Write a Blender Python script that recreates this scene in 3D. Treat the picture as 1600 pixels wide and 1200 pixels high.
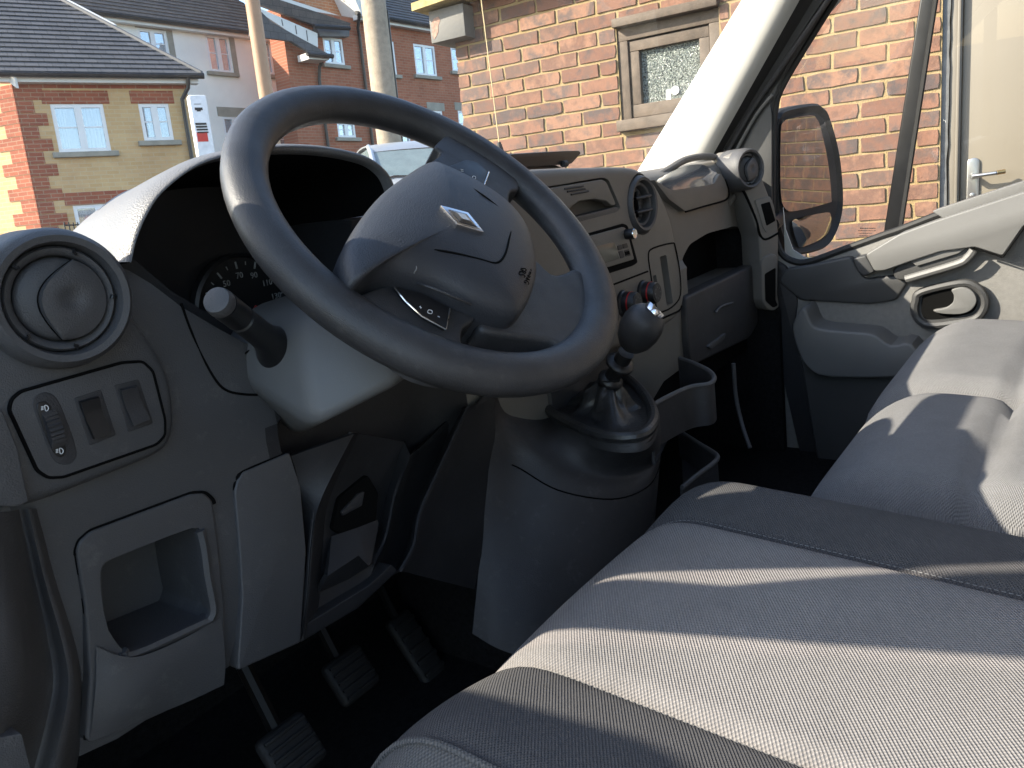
import bpy, bmesh, math, random
from mathutils import Vector, Matrix
random.seed(7)
R = math.radians
PI = math.pi
for o in list(bpy.data.objects):
    bpy.data.objects.remove(o, do_unlink=True)
scene = bpy.context.scene
COL = scene.collection

# ------------------------------------------------------------------ frames
# van frame: X to the passenger side, Y forward, Z up, origin at the photographer's eye.
# RV: van axes seen from the camera; WM: van frame -> level world (the van leans a little on its camber)
F = 1250.0
RV = Matrix(((0.5801608, -0.2796767, 0.7649800), (-0.8045834, -0.0506598, 0.5916748), (-0.1267239, -0.9587568, -0.2544141)))
WM = Matrix(((0.9979296, 0.0, -0.0643151), (-0.0001142, 0.9999984, -0.0017726), (0.0643150, 0.0017762, 0.9979281)))
EYE = Vector((0, 0, 1.5))
def V(*a): return Vector(a if len(a) > 1 else a[0])
def ray(px, py): return RV @ Vector(((px - 800) / F, (py - 600) / F, 1.0))
def vw(p): return WM @ Vector(p) + EYE
def U(px, py, Y=None, X=None, Z=None, pl=None):
    """point of the van frame behind a pixel, on the plane Y=, X=, Z= or (point, normal)"""
    r = ray(px, py)
    if Y is not None: return r * (Y / r.y)
    if X is not None: return r * (X / r.x)
    if Z is not None: return r * (Z / r.z)
    p, n = pl
    return r * (p.dot(n) / r.dot(n))
def Us(pts, **k): return [U(a, b, **k) for a, b in pts]

# ------------------------------------------------------------------ camera, sky, sun
cam = bpy.data.cameras.new('camera'); camo = bpy.data.objects.new('camera', cam); COL.objects.link(camo)
cam.sensor_width = 36; cam.lens = 36 * F / 1600; cam.clip_start = .02; cam.clip_end = 3000
cr = WM @ RV @ Matrix(((1, 0, 0), (0, -1, 0), (0, 0, -1)))
camo.matrix_world = Matrix.Translation(EYE) @ cr.to_4x4()
scene.camera = camo
SUN_AZ, SUN_EL = 47.0, 31.0          # degrees left of the van's nose, above the horizon
SUN = Vector((-math.sin(R(SUN_AZ)) * math.cos(R(SUN_EL)), math.cos(R(SUN_AZ)) * math.cos(R(SUN_EL)), math.sin(R(SUN_EL))))
world = bpy.data.worlds.new('World'); scene.world = world; world.use_nodes = True
wn = world.node_tree.nodes; wl = world.node_tree.links
bg = wn['Background']; sky = wn.new('ShaderNodeTexSky'); sky.sky_type = 'NISHITA'; sky.sun_disc = False
sky.sun_elevation = R(SUN_EL); sky.sun_rotation = R(-SUN_AZ); sky.air_density = 1.0; sky.dust_density = 1.0; sky.ozone_density = 1.0
wl.new(sky.outputs[0], bg.inputs[0]); bg.inputs[1].default_value = .15
sl = bpy.data.lights.new('sun', 'SUN'); sl.energy = 3.9; sl.angle = R(.5); sl.color = (1.0, .90, .76)
slo = bpy.data.objects.new('sun', sl); COL.objects.link(slo); slo.rotation_euler = SUN.to_track_quat('Z', 'Y').to_euler()
slo.location = (-30, 30, 40)
scene.view_settings.view_transform = 'Standard'; scene.view_settings.look = 'None'
scene.view_settings.exposure = 1.8; scene.view_settings.gamma = 1.0
scene.cycles.max_bounces = 10; scene.cycles.diffuse_bounces = 5; scene.cycles.transparent_max_bounces = 16
scene.cycles.caustics_reflective = False; scene.cycles.caustics_refractive = False

# ------------------------------------------------------------------ materials
MT = {}
def nodes_of(name):
    m = bpy.data.materials.new(name); m.use_nodes = True
    return m, m.node_tree.nodes, m.node_tree.links, m.node_tree.nodes['Principled BSDF']
def setp(b, col=None, rough=None, metal=None, spec=None):
    if col is not None: b.inputs['Base Color'].default_value = (*col, 1)
    if rough is not None: b.inputs['Roughness'].default_value = rough
    if metal is not None: b.inputs['Metallic'].default_value = metal
    if spec is not None: b.inputs['Specular IOR Level'].default_value = spec
def noise_node(n, l, scale, detail=3, rough=.55, vec=None):
    t = n.new('ShaderNodeTexNoise'); t.inputs['Scale'].default_value = scale; t.inputs['Detail'].default_value = detail
    t.inputs['Roughness'].default_value = rough
    if vec is not None: l.new(vec, t.inputs['Vector'])
    return t
def objvec(n): return n.new('ShaderNodeTexCoord').outputs['Object']
def mat(name, col, rough=.5, metal=0, spec=.5, var=.15, vscale=6, bump=0, bscale=400, col2=None, rvar=0, bdist=.001, dust=0, dcol=(.30, .29, .27), dscale=45):
    """base colour with slow variation towards col2, fine bump, uneven gloss"""
    if name in MT: return MT[name]
    m, n, l, b = nodes_of(name); setp(b, col, rough, metal, spec)
    v = objvec(n)
    t = noise_node(n, l, vscale, 4, .6, v)
    rmp = n.new('ShaderNodeValToRGB'); rmp.color_ramp.elements[0].position = .3; rmp.color_ramp.elements[1].position = .7
    c2 = col2 or tuple(min(1, c * (1 + var)) for c in col); c1 = tuple(c * (1 - var) for c in col) if col2 is None else col
    rmp.color_ramp.elements[0].color = (*c1, 1); rmp.color_ramp.elements[1].color = (*c2, 1)
    l.new(t.outputs[0], rmp.inputs[0]); l.new(rmp.outputs[0], b.inputs['Base Color'])
    if dust:
        td = noise_node(n, l, dscale, 9, .75, v); md_ = n.new('ShaderNodeMapRange'); md_.inputs[1].default_value = .56; md_.inputs[2].default_value = .74; md_.inputs[4].default_value = dust
        mxd = n.new('ShaderNodeMix'); mxd.data_type = 'RGBA'; mxd.inputs[7].default_value = (*dcol, 1); l.new(td.outputs[0], md_.inputs[0]); l.new(md_.outputs[0], mxd.inputs[0]); l.new(rmp.outputs[0], mxd.inputs[6]); l.new(mxd.outputs[2], b.inputs['Base Color'])
    if rvar:
        t2 = noise_node(n, l, vscale * 2.7, 5, .65, v); mr = n.new('ShaderNodeMapRange')
        mr.inputs[3].default_value = rough - rvar; mr.inputs[4].default_value = rough + rvar
        l.new(t2.outputs[0], mr.inputs[0]); l.new(mr.outputs[0], b.inputs['Roughness'])
    if bump:
        t3 = noise_node(n, l, bscale, 2, .5, v); bp = n.new('ShaderNodeBump'); bp.inputs['Strength'].default_value = bump; bp.inputs['Distance'].default_value = bdist
        l.new(t3.outputs[0], bp.inputs['Height']); l.new(bp.outputs[0], b.inputs['Normal'])
    MT[name] = m; return m
def glass(name, tint, gloss=.06, rough=.0, haze=0.0):
    """thin pane: mostly lets light through, a little mirror, a little dust film"""
    m, n, l, b = nodes_of(name); n.remove(b)
    tr = n.new('ShaderNodeBsdfTransparent'); tr.inputs[0].default_value = (*tint, 1)
    gl = n.new('ShaderNodeBsdfGlossy'); gl.inputs['Roughness'].default_value = rough
    fr = n.new('ShaderNodeLayerWeight'); fr.inputs[0].default_value = .5
    pw = n.new('ShaderNodeMath'); pw.operation = 'POWER'; pw.inputs[1].default_value = 5; l.new(fr.outputs['Facing'], pw.inputs[0])
    mx = n.new('ShaderNodeMixShader'); out = n['Material Output']
    mu = n.new('ShaderNodeMath'); mu.operation = 'MULTIPLY_ADD'; mu.inputs[1].default_value = .85; mu.inputs[2].default_value = gloss; l.new(pw.outputs[0], mu.inputs[0])
    l.new(mu.outputs[0], mx.inputs[0]); l.new(tr.outputs[0], mx.inputs[1]); l.new(gl.outputs[0], mx.inputs[2])
    last = mx
    if haze:
        df = n.new('ShaderNodeBsdfDiffuse'); df.inputs[0].default_value = (.8, .8, .8, 1)
        t = noise_node(n, l, 5, 6, .7, objvec(n)); mr = n.new('ShaderNodeMapRange'); mr.inputs[1].default_value = .35; mr.inputs[2].default_value = .8
        mr.inputs[3].default_value = haze * .3; mr.inputs[4].default_value = haze
        m2 = n.new('ShaderNodeMixShader'); l.new(t.outputs[0], mr.inputs[0]); l.new(mr.outputs[0], m2.inputs[0]); l.new(mx.outputs[0], m2.inputs[1]); l.new(df.outputs[0], m2.inputs[2]); last = m2
    l.new(last.outputs[0], out.inputs[0]); MT[name] = m; return m

# ------------------------------------------------------------------ mesh tools
def dedupe(c):
    return c
class MB:
    """collects shapes (van or world space) and links them as ONE mesh object under a thing"""
    def __init__(s, van=True): s.bm = bmesh.new(); s.van = van
    def quadgrid(s, rows, closed=False, cap0=False, cap1=False, flip=False):
        vs = [[s.bm.verts.new(p) for p in r] for r in rows]
        nc = len(vs[0])
        for i in range(len(vs) - 1):
            for j in range(nc if closed else nc - 1):
                k = (j + 1) % nc
                f = [vs[i][j], vs[i][k], vs[i + 1][k], vs[i + 1][j]]
                if flip: f.reverse()
                try: s.bm.faces.new(f)
                except ValueError: pass
        if cap0: s.bm.faces.new(vs[0] if flip else vs[0][::-1])
        if cap1: s.bm.faces.new(vs[-1][::-1] if flip else vs[-1])
        return s
    def prism(s, pts, vec, bevel=0, seg=3):
        """closed outline, pushed along vec; the outline face gets rounded edges"""
        vec = Vector(vec); a = [s.bm.verts.new(p) for p in pts]; b = [s.bm.verts.new(Vector(p) + vec) for p in pts]
        n = len(a); fa = s.bm.faces.new(a); fb = s.bm.faces.new(b[::-1])
        fs = [fa, fb]
        for i in range(n):
            j = (i + 1) % n; fs.append(s.bm.faces.new((a[j], a[i], b[i], b[j])))
        bmesh.ops.recalc_face_normals(s.bm, faces=fs)
        if bevel: bmesh.ops.bevel(s.bm, geom=list(fa.edges), offset=bevel, segments=seg, affect='EDGES', profile=.5, clamp_overlap=True)
        return s
    def box(s, c, d, M=None, bevel=0, seg=2):
        c = Vector(c); h = Vector(d) / 2; vs = []
        for x in (-1, 1):
            for y in (-1, 1):
                for z in (-1, 1):
                    p = Vector((x * h.x, y * h.y, z * h.z))
                    if M is not None: p = M @ p
                    vs.append(s.bm.verts.new(c + p))
        fs = [s.bm.faces.new([vs[i] for i in q]) for q in ((0, 1, 3, 2), (4, 6, 7, 5), (0, 4, 5, 1), (2, 3, 7, 6), (0, 2, 6, 4), (1, 5, 7, 3))]
        if bevel:
            es = set(e for f in fs for e in f.edges); bmesh.ops.bevel(s.bm, geom=list(es), offset=bevel, segments=seg, affect='EDGES', profile=.5)
        return s
    def tube(s, pts, r, seg=8, closed=False, cap=True):
        pts = [Vector(p) for p in pts]; n = len(pts); rows = []; prev = None
        rr_ = r if isinstance(r, (list, tuple)) else [r] * n
        for i in range(n):
            if closed: t = pts[(i + 1) % n] - pts[i - 1]
            else: t = pts[min(i + 1, n - 1)] - pts[max(i - 1, 0)]
            t.normalize()
            if prev is None:
                a = Vector((0, 0, 1)) if abs(t.z) < .9 else Vector((1, 0, 0)); u = t.cross(a).normalized()
            else:
                u = (prev - t * prev.dot(t)).normalized()
            prev = u; w = t.cross(u)
            rows.append([pts[i] + (u * math.cos(2 * PI * k / seg) + w * math.sin(2 * PI * k / seg)) * rr_[i] for k in range(seg)])
        if closed: rows.append(rows[0])
        s.quadgrid(rows, closed=True, cap0=cap and not closed, cap1=cap and not closed)
        if closed: bmesh.ops.remove_doubles(s.bm, verts=s.bm.verts, dist=1e-6)
        return s
    def lathe(s, c, axis, prof, seg=32, a0=0, u=None):
        """prof: (radius, height along axis)"""
        c = Vector(c); ax = Vector(axis).normalized()
        if u is None: u = ax.cross(Vector((0, 0, 1)) if abs(ax.z) < .9 else Vector((1, 0, 0))).normalized()
        w = ax.cross(u); rows = []
        for r, h in prof:
            rows.append([c + ax * h + (u * math.cos(2 * PI * k / seg + a0) + w * math.sin(2 * PI * k / seg + a0)) * max(r, 1e-5) for k in range(seg)])
        s.quadgrid(rows, closed=True, cap0=True, cap1=True); return s
    def poly(s, pts):
        s.bm.faces.new([s.bm.verts.new(p) for p in pts]); return s
    def hull(s, pts):
        vs = [s.bm.verts.new(p) for p in pts]; r = bmesh.ops.convex_hull(s.bm, input=vs)
        bmesh.ops.delete(s.bm, geom=[v for v in s.bm.verts if not v.link_faces], context='VERTS'); return s
    def bevel_all(s, off, seg=3, ang=20):
        es = [e for e in s.bm.edges if len(e.link_faces) == 2 and e.calc_face_angle(0) > R(ang)]
        bmesh.ops.bevel(s.bm, geom=es, offset=off, segments=seg, affect='EDGES', profile=.5, clamp_overlap=True); return s
    def build(s, name, m, parent=None, smooth=35, sub=0, cuts=None, solid=0, kind=None):
        bm = s.bm
        if s.van:
            for v in bm.verts: v.co = vw(v.co)
        bmesh.ops.recalc_face_normals(bm, faces=bm.faces)
        base = Vector((0, 0, 0))
        if parent is not None:
            base = Vector(parent['_base'])
        for v in bm.verts: v.co -= base
        me = bpy.data.meshes.new(name); bm.to_mesh(me); bm.free()
        o = bpy.data.objects.new(name, me); COL.objects.link(o)
        mm = m if not isinstance(m, str) else MT[m]
        me.materials.append(mm)
        if solid:
            md = o.modifiers.new('thick', 'SOLIDIFY'); md.thickness = solid; md.offset = -1
        if cuts:
            for c in cuts:
                cm = c.bm
                if c.van:
                    for v in cm.verts: v.co = vw(v.co)
                for v in cm.verts: v.co -= base
                bmesh.ops.recalc_face_normals(cm, faces=cm.faces)
                cme = bpy.data.meshes.new('c'); cm.to_mesh(cme); cm.free(); co = bpy.data.objects.new('c', cme); COL.objects.link(co)
                md = o.modifiers.new('b', 'BOOLEAN'); md.operation = 'DIFFERENCE'; md.object = co; md.solver = 'EXACT'
                c.o = co
        if sub:
            md = o.modifiers.new('s', 'SUBSURF'); md.levels = sub; md.render_levels = sub
        if cuts or solid or sub:
            dg = bpy.context.evaluated_depsgraph_get(); me2 = bpy.data.meshes.new_from_object(o.evaluated_get(dg)); o.modifiers.clear(); o.data = me2; me2.name = name
            if cuts:
                for c in cuts: bpy.data.objects.remove(c.o, do_unlink=True)
            if len(me2.materials) == 0: me2.materials.append(mm)
        me = o.data
        if smooth:
            me.polygons.foreach_set('use_smooth', [True] * len(me.polygons)); me.set_sharp_from_angle(angle=R(smooth))
        o['_base'] = tuple(base)
        if parent is not None: o.parent = parent
        if kind: o['kind'] = kind
        return o
def thing(name, label, cat, base, van=True, group=None):
    o = bpy.data.objects.new(name, None); COL.objects.link(o); b = vw(base) if van else Vector(base)
    o.location = b; o['_base'] = tuple(b); o['label'] = label; o['category'] = cat; o.empty_display_size = .1
    if group: o['group'] = group
    return o
def struct(o, name=None): o['kind'] = 'structure'; return o
def part_of_part(o, parent):
    """obj built with the thing's base, hung below a part"""
    o.parent = parent; return o

def rr(pts, r, n=5):
    """round the corners of a 2-D outline"""
    out = []; N = len(pts)
    for i in range(N):
        p = Vector(pts[i][:2]); a = Vector(pts[i - 1][:2]); b = Vector(pts[(i + 1) % N][:2])
        ra = pts[i][2] if len(pts[i]) > 2 else r
        da = (a - p); db = (b - p); ra_ = min(ra, da.length * .48, db.length * .48)
        s = p + da.normalized() * ra_; e = p + db.normalized() * ra_
        for k in range(n + 1):
            t = k / n; out.append(tuple(s * (1 - t) ** 2 + p * 2 * t * (1 - t) + e * t * t))
    return out
def spl(pts, n=8, closed=False):
    """Catmull-Rom through points of any dimension"""
    P = [Vector(p) for p in pts]; N = len(P); out = []
    segs = N if closed else N - 1
    for i in range(segs):
        p1 = P[i]; p2 = P[(i + 1) % N]
        p0 = P[i - 1] if (closed or i > 0) else p1 * 2 - p2
        p3 = P[(i + 2) % N] if (closed or i + 2 < N) else p2 * 2 - p1
        for k in range(n):
            t = k / n
            out.append(.5 * ((2 * p1) + (p2 - p0) * t + (2 * p0 - 5 * p1 + 4 * p2 - p3) * t * t + (3 * p1 - p0 - 3 * p2 + p3) * t ** 3))
    if not closed: out.append(P[-1].copy())
    return out
def spl2(rows, nu=6, nv=6, closed_u=False):
    """smooth a coarse grid of 3-D points both ways"""
    a = [spl(r, nu, closed_u) for r in rows]
    cols = [spl([a[i][j] for i in range(len(a))], nv) for j in range(len(a[0]))]
    return [[cols[j][i] for j in range(len(cols))] for i in range(len(cols[0]))]
def resample(pts, n):
    """n points evenly along an open polyline"""
    P = [Vector(p) for p in pts]; L = [0]
    for i in range(1, len(P)): L.append(L[-1] + (P[i] - P[i - 1]).length)
    out = []; j = 0
    for k in range(n):
        d = L[-1] * k / (n - 1)
        while j < len(P) - 2 and L[j + 1] < d: j += 1
        t = (d - L[j]) / max(1e-9, L[j + 1] - L[j]); out.append(P[j].lerp(P[j + 1], min(1, t)))
    return out
def text_mesh(name, body, size, origin, xdir, ydir, m, parent, van=True, thick=.0004, align='CENTER', bold=0):
    cu = bpy.data.curves.new(name, 'FONT'); cu.body = body; cu.size = size; cu.extrude = thick; cu.align_x = align; cu.align_y = 'CENTER'; cu.resolution_u = 2
    cu.offset = bold
    o = bpy.data.objects.new(name, cu); COL.objects.link(o)
    dg = bpy.context.evaluated_depsgraph_get(); me = bpy.data.meshes.new_from_object(o.evaluated_get(dg)); bpy.data.objects.remove(o, do_unlink=True)
    xd = Vector(xdir).normalized(); yd = (Vector(ydir) - xd * Vector(ydir).dot(xd)).normalized(); zd = xd.cross(yd)
    b = MB(van); b.bm.from_mesh(me); bpy.data.meshes.remove(me)
    for v in b.bm.verts: v.co = Vector(origin) + xd * v.co.x + yd * v.co.y + zd * v.co.z
    return b.build(name, m, parent, smooth=0)
# ------------------------------------------------------------------ material set
mat('dash_plastic', (.072, .071, .073), .5, var=.10, vscale=7, bump=.6, bscale=800, rvar=.09, bdist=.0008, dust=.18)
mat('wheel_rubber', (.038, .038, .040), .40, var=.30, vscale=16, bump=.6, bscale=1100, rvar=.14, bdist=.0008, dust=.10, dscale=70)
mat('hub_plastic', (.034, .037, .044), .48, var=.08, vscale=9, bump=.6, bscale=700, rvar=.06, bdist=.0008)
mat('black_plastic', (.012, .012, .013), .38, var=.2, vscale=20, rvar=.1, bump=.1, bscale=700)
mat('bounce_lit_plastic', (.16, .148, .131), .5, var=.08, vscale=7, bump=.5, bscale=800, rvar=.09, bdist=.0008, dust=.12)  # paler, warmer dash plastic; light bounced off the brick put into colour
mat('bolster_black', (.020, .020, .022), .55, var=.2, vscale=12, bump=.4, bscale=800, rvar=.08, bdist=.0006, dust=.06)
mat('dark_plastic', (.034, .033, .035), .55, var=.15, vscale=12, bump=.5, bscale=800, rvar=.1, bdist=.0008, dust=.12)
mat('shroud_plastic', (.128, .128, .126), .5, var=.05, vscale=8, bump=.35, bscale=1000, rvar=.05, bdist=.0005)
mat('gap_black', (.004, .004, .004), .9, spec=.1)
mat('carpet', (.012, .012, .013), .95, spec=.1, var=.4, vscale=120, bump=.8, bscale=600, bdist=.003)
mat('chrome', (.75, .75, .76), .16, metal=1, var=.03, rvar=.05)
mat('white_print', (.75, .75, .74), .5)
mat('gauge_print', (.30, .30, .29), .5)
mat('pedal_rubber', (.008, .008, .008), .7, var=.5, vscale=60, bump=.6, bscale=300, dust=.03)
mat('red_plastic', (.45, .02, .02), .35)
mat('leather', (.03, .03, .031), .36, var=.25, vscale=30, bump=.5, bscale=220, rvar=.1, bdist=.0015)
mat('trim_light', (.50, .49, .46), .55, var=.05, vscale=5, bump=.2, bscale=700, rvar=.05)
mat('van_paint', (.78, .78, .77), .3, var=.02, rvar=.05)
mat('rubber_seal', (.012, .012, .012), .65, var=.2, vscale=40)
mat('door_plastic', (.17, .165, .155), .6, var=.10, vscale=90, bump=.5, bscale=500, rvar=.06, bdist=.001)
mat('door_trim', (.14, .139, .135), .45, var=.05, bump=.25, bscale=700)
mat('door_dark', (.05, .05, .05), .5, var=.1, bump=.3, bscale=700)
mat('glow_lcd', (.10, .10, .085), .15, var=.1)
mat('white_upvc', (.80, .80, .80), .35, var=.03)
mat('fascia_white', (.72, .70, .66), .5, var=.06, vscale=2)
mat('gutter_black', (.015, .015, .017), .4)
mat('sill_stone', (.30, .28, .23), .8, var=.15, vscale=5)
mat('render_white', (.86, .84, .78), .85, var=.07, vscale=1.2, bump=.2, bscale=60, bdist=.004)
mat('old_wood', (.105, .078, .056), .75, var=.25, vscale=18, bump=.4, bscale=90, rvar=.08, bdist=.003)
mat('pole_wood', (.33, .27, .20), .85, var=.2, vscale=10, bump=.5, bscale=40, bdist=.01)
mat('lamp_pole', (.36, .22, .13), .6, var=.1, vscale=5)
mat('grey_paint', (.13, .128, .12), .7, col2=(.17, .158, .138), vscale=9, bump=.35, bscale=60, bdist=.003)
mat('flaked', (.32, .20, .15), .85, var=.35, vscale=60, bump=.6, bscale=90, bdist=.004)
mat('yellow_edge', (.42, .33, .14), .9, var=.3, vscale=30)  # yellowish tone, mottled at random
mat('beige_door', (.150, .128, .092), .45, var=.03, vscale=2, bump=.05, bscale=20)
mat('beige_frame', (.15, .130, .10), .5, var=.05)
mat('sealant_grey', (.16, .16, .155), .8, var=.2, vscale=30)
mat('satin_steel', (.55, .53, .50), .3, metal=1, var=.05)
mat('brass', (.55, .36, .14), .35, metal=1)
mat('asphalt', (.05, .05, .05), .9, var=.3, vscale=3, bump=.6, bscale=90, bdist=.01)
mat('sign_white', (.80, .80, .80), .4)
mat('sign_black', (.02, .02, .02), .5)
mat('sign_red', (.60, .03, .02), .4)
mat('car_silver', (.50, .52, .53), .3, metal=.6, var=.03)
mat('curtain', (.62, .60, .56), .9, var=.15, vscale=9)
mat('curtain_red', (.32, .10, .09), .9, var=.2, vscale=9)
mat('room_dark', (.10, .11, .12), .8, var=.4, vscale=2)
mat('paper_label', (.55, .42, .22), .7)
glass('windscreen_glass', (.93, .95, .94), .035, 0, .085)
glass('side_glass', (.90, .92, .91), .035, 0, .018)
def mk_housewin():
    m, n, l, b = nodes_of('house_glass'); setp(b, (.62, .70, .78), .03, .5, .9); b.inputs['Alpha'].default_value = .62; MT['house_glass'] = m
mk_housewin()
def mk_mirror():
    m, n, l, b = nodes_of('mirror_glass'); setp(b, (.34, .355, .37), .015, 1); MT['mirror_glass'] = m
mk_mirror()
def mk_obscure():
    m, n, l, b = nodes_of('obscured_glass'); setp(b, (.34, .38, .34), .12, 0, .8); v = objvec(n)
    vo = n.new('ShaderNodeTexVoronoi'); vo.inputs['Scale'].default_value = 95; l.new(v, vo.inputs['Vector'])
    vo2 = n.new('ShaderNodeTexVoronoi'); vo2.inputs['Scale'].default_value = 140; l.new(v, vo2.inputs['Vector'])
    mx = n.new('ShaderNodeMath'); mx.operation = 'ADD'; l.new(vo.outputs[0], mx.inputs[0]); l.new(vo2.outputs[0], mx.inputs[1])
    bp = n.new('ShaderNodeBump'); bp.inputs['Strength'].default_value = 1; bp.inputs['Distance'].default_value = .006; l.new(mx.outputs[0], bp.inputs['Height']); l.new(bp.outputs[0], b.inputs['Normal'])
    t = noise_node(n, l, 120, 3, .6, v); rm = n.new('ShaderNodeValToRGB'); rm.color_ramp.elements[0].position = .38; rm.color_ramp.elements[1].position = .62
    rm.color_ramp.elements[0].color = (.05, .06, .055, 1); rm.color_ramp.elements[1].color = (.24, .265, .23, 1); l.new(t.outputs[0], rm.inputs[0]); l.new(rm.outputs[0], b.inputs['Base Color'])
    MT['obscured_glass'] = m
mk_obscure()
def mk_brick(name, cols, spread=1.0):
    m, n, l, b = nodes_of(name); setp(b, None, .85); v = objvec(n)
    oi = n.new('ShaderNodeObjectInfo'); rm = n.new('ShaderNodeValToRGB'); cr_ = rm.color_ramp; cr_.interpolation = 'LINEAR'
    cr_.elements[0].position = 0; cr_.elements[0].color = (*cols[0], 1); cr_.elements[1].position = 1; cr_.elements[1].color = (*cols[-1], 1)
    for i, c in enumerate(cols[1:-1]):
        e = cr_.elements.new((i + 1) / (len(cols) - 1)); e.color = (*c, 1)
    mp = n.new('ShaderNodeVectorMath'); mp.operation = 'ADD'; l.new(v, mp.inputs[0])
    cmb = n.new('ShaderNodeCombineXYZ'); ml = n.new('ShaderNodeMath'); ml.operation = 'MULTIPLY'; ml.inputs[1].default_value = 37; l.new(oi.outputs['Random'], ml.inputs[0])
    l.new(ml.outputs[0], cmb.inputs[0]); l.new(ml.outputs[0], cmb.inputs[1]); l.new(cmb.outputs[0], mp.inputs[1])
    t = noise_node(n, l, 11, 5, .65, mp.outputs[0])
    ad = n.new('ShaderNodeMath'); ad.operation = 'MULTIPLY_ADD'; ad.inputs[1].default_value = .9; ad.inputs[2].default_value = -.45; l.new(t.outputs[0], ad.inputs[0])
    sm = n.new('ShaderNodeMath'); sm.operation = 'ADD'; l.new(oi.outputs['Random'], sm.inputs[0]); l.new(ad.outputs[0], sm.inputs[1]); sm.use_clamp = True
    l.new(sm.outputs[0], rm.inputs[0])
    # pale bloom on some faces
    t4 = noise_node(n, l, 26, 4, .7, mp.outputs[0]); r4 = n.new('ShaderNodeMapRange'); r4.inputs[1].default_value = .60; r4.inputs[2].default_value = .78; r4.inputs[4].default_value = .30; l.new(t4.outputs[0], r4.inputs[0])
    mc = n.new('ShaderNodeMix'); mc.data_type = 'RGBA'; l.new(r4.outputs[0], mc.inputs[0]); l.new(rm.outputs[0], mc.inputs[6]); mc.inputs[7].default_value = (.34, .23, .16, 1)
    l.new(mc.outputs[2], b.inputs['Base Color'])
    t3 = noise_node(n, l, 130, 4, .6, mp.outputs[0]); bp = n.new('ShaderNodeBump'); bp.inputs['Strength'].default_value = .6; bp.inputs['Distance'].default_value = .003
    l.new(t3.outputs[0], bp.inputs['Height']); l.new(bp.outputs[0], b.inputs['Normal']); MT[name] = m
mk_brick('brick_face', [(.085, .062, .056), (.178, .084, .054), (.115, .074, .059), (.228, .112, .070), (.142, .076, .053), (.27, .142, .088), (.106, .077, .067), (.205, .104, .070)])
mat('mortar', (.27, .19, .085), .95, col2=(.33, .25, .135), vscale=14, bump=.8, bscale=160, bdist=.004)
def mk_farbrick(name, c1, c2, cm, scale=1.0):
    m, n, l, b = nodes_of(name); setp(b, None, .9); uv = n.new('ShaderNodeTexCoord').outputs['UV']
    bt = n.new('ShaderNodeTexBrick'); bt.inputs['Scale'].default_value = 1; bt.inputs['Brick Width'].default_value = .225; bt.inputs['Row Height'].default_value = .075; bt.inputs['Mortar Size'].default_value = .007
    bt.inputs['Color1'].default_value = (*c1, 1); bt.inputs['Color2'].default_value = (*c2, 1); bt.inputs['Mortar'].default_value = (*cm, 1); l.new(uv, bt.inputs['Vector'])
    t = noise_node(n, l, 1.1, 5, .65, uv); mc = n.new('ShaderNodeMix'); mc.data_type = 'RGBA'; mc.blend_type = 'OVERLAY'; mc.inputs[0].default_value = .35
    l.new(bt.outputs[0], mc.inputs[6]); l.new(t.outputs[0], mc.inputs[7]); l.new(mc.outputs[2], b.inputs['Base Color'])
    bp = n.new('ShaderNodeBump'); bp.inputs['Strength'].default_value = .4; bp.inputs['Distance'].default_value = .006; bp.invert = True; l.new(bt.outputs['Fac'], bp.inputs['Height']); l.new(bp.outputs[0], b.inputs['Normal'])
    MT[name] = m
mk_farbrick('tan_brick', (.54, .345, .155), (.60, .40, .20), (.56, .42, .25))
mk_farbrick('red_brick', (.30, .085, .040), (.38, .125, .065), (.33, .20, .13))
mk_farbrick('quoin_brick', (.34, .095, .045), (.27, .07, .035), (.36, .22, .14))
mk_farbrick('lit_orange', (.52, .22, .10), (.46, .18, .08), (.5, .35, .22))  # brighter brick, sunlight put into its colour
def mk_tiles(name, c1, c2):
    m, n, l, b = nodes_of(name); setp(b, None, .75); uv = n.new('ShaderNodeTexCoord').outputs['UV']
    bt = n.new('ShaderNodeTexBrick'); bt.inputs['Scale'].default_value = 1; bt.inputs['Brick Width'].default_value = .22; bt.inputs['Row Height'].default_value = .17; bt.inputs['Mortar Size'].default_value = .005
    bt.inputs['Color1'].default_value = (*c1, 1); bt.inputs['Color2'].default_value = (*c2, 1); bt.inputs['Mortar'].default_value = (.02, .02, .022, 1); l.new(uv, bt.inputs['Vector'])
    t = noise_node(n, l, 2.2, 6, .7, uv); mc = n.new('ShaderNodeMix'); mc.data_type = 'RGBA'; mc.blend_type = 'OVERLAY'; mc.inputs[0].default_value = .5
    l.new(bt.outputs[0], mc.inputs[6]); l.new(t.outputs[0], mc.inputs[7]); l.new(mc.outputs[2], b.inputs['Base Color']); MT[name] = m
mk_tiles('slate', (.085, .085, .092), (.062, .064, .072)); mk_tiles('clay_tiles', (.105, .082, .070), (.075, .060, .054))
mat('lead_grey', (.10, .10, .105), .6)

# ------------------------------------------------------------------ ground
g = MB(False); N = 24
g.quadgrid([[(-300 + 600 * i / N, -300 + 600 * j / N, 0) for i in range(N + 1)] for j in range(N + 1)])
struct(g.build('ground', 'asphalt', smooth=0))

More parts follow.
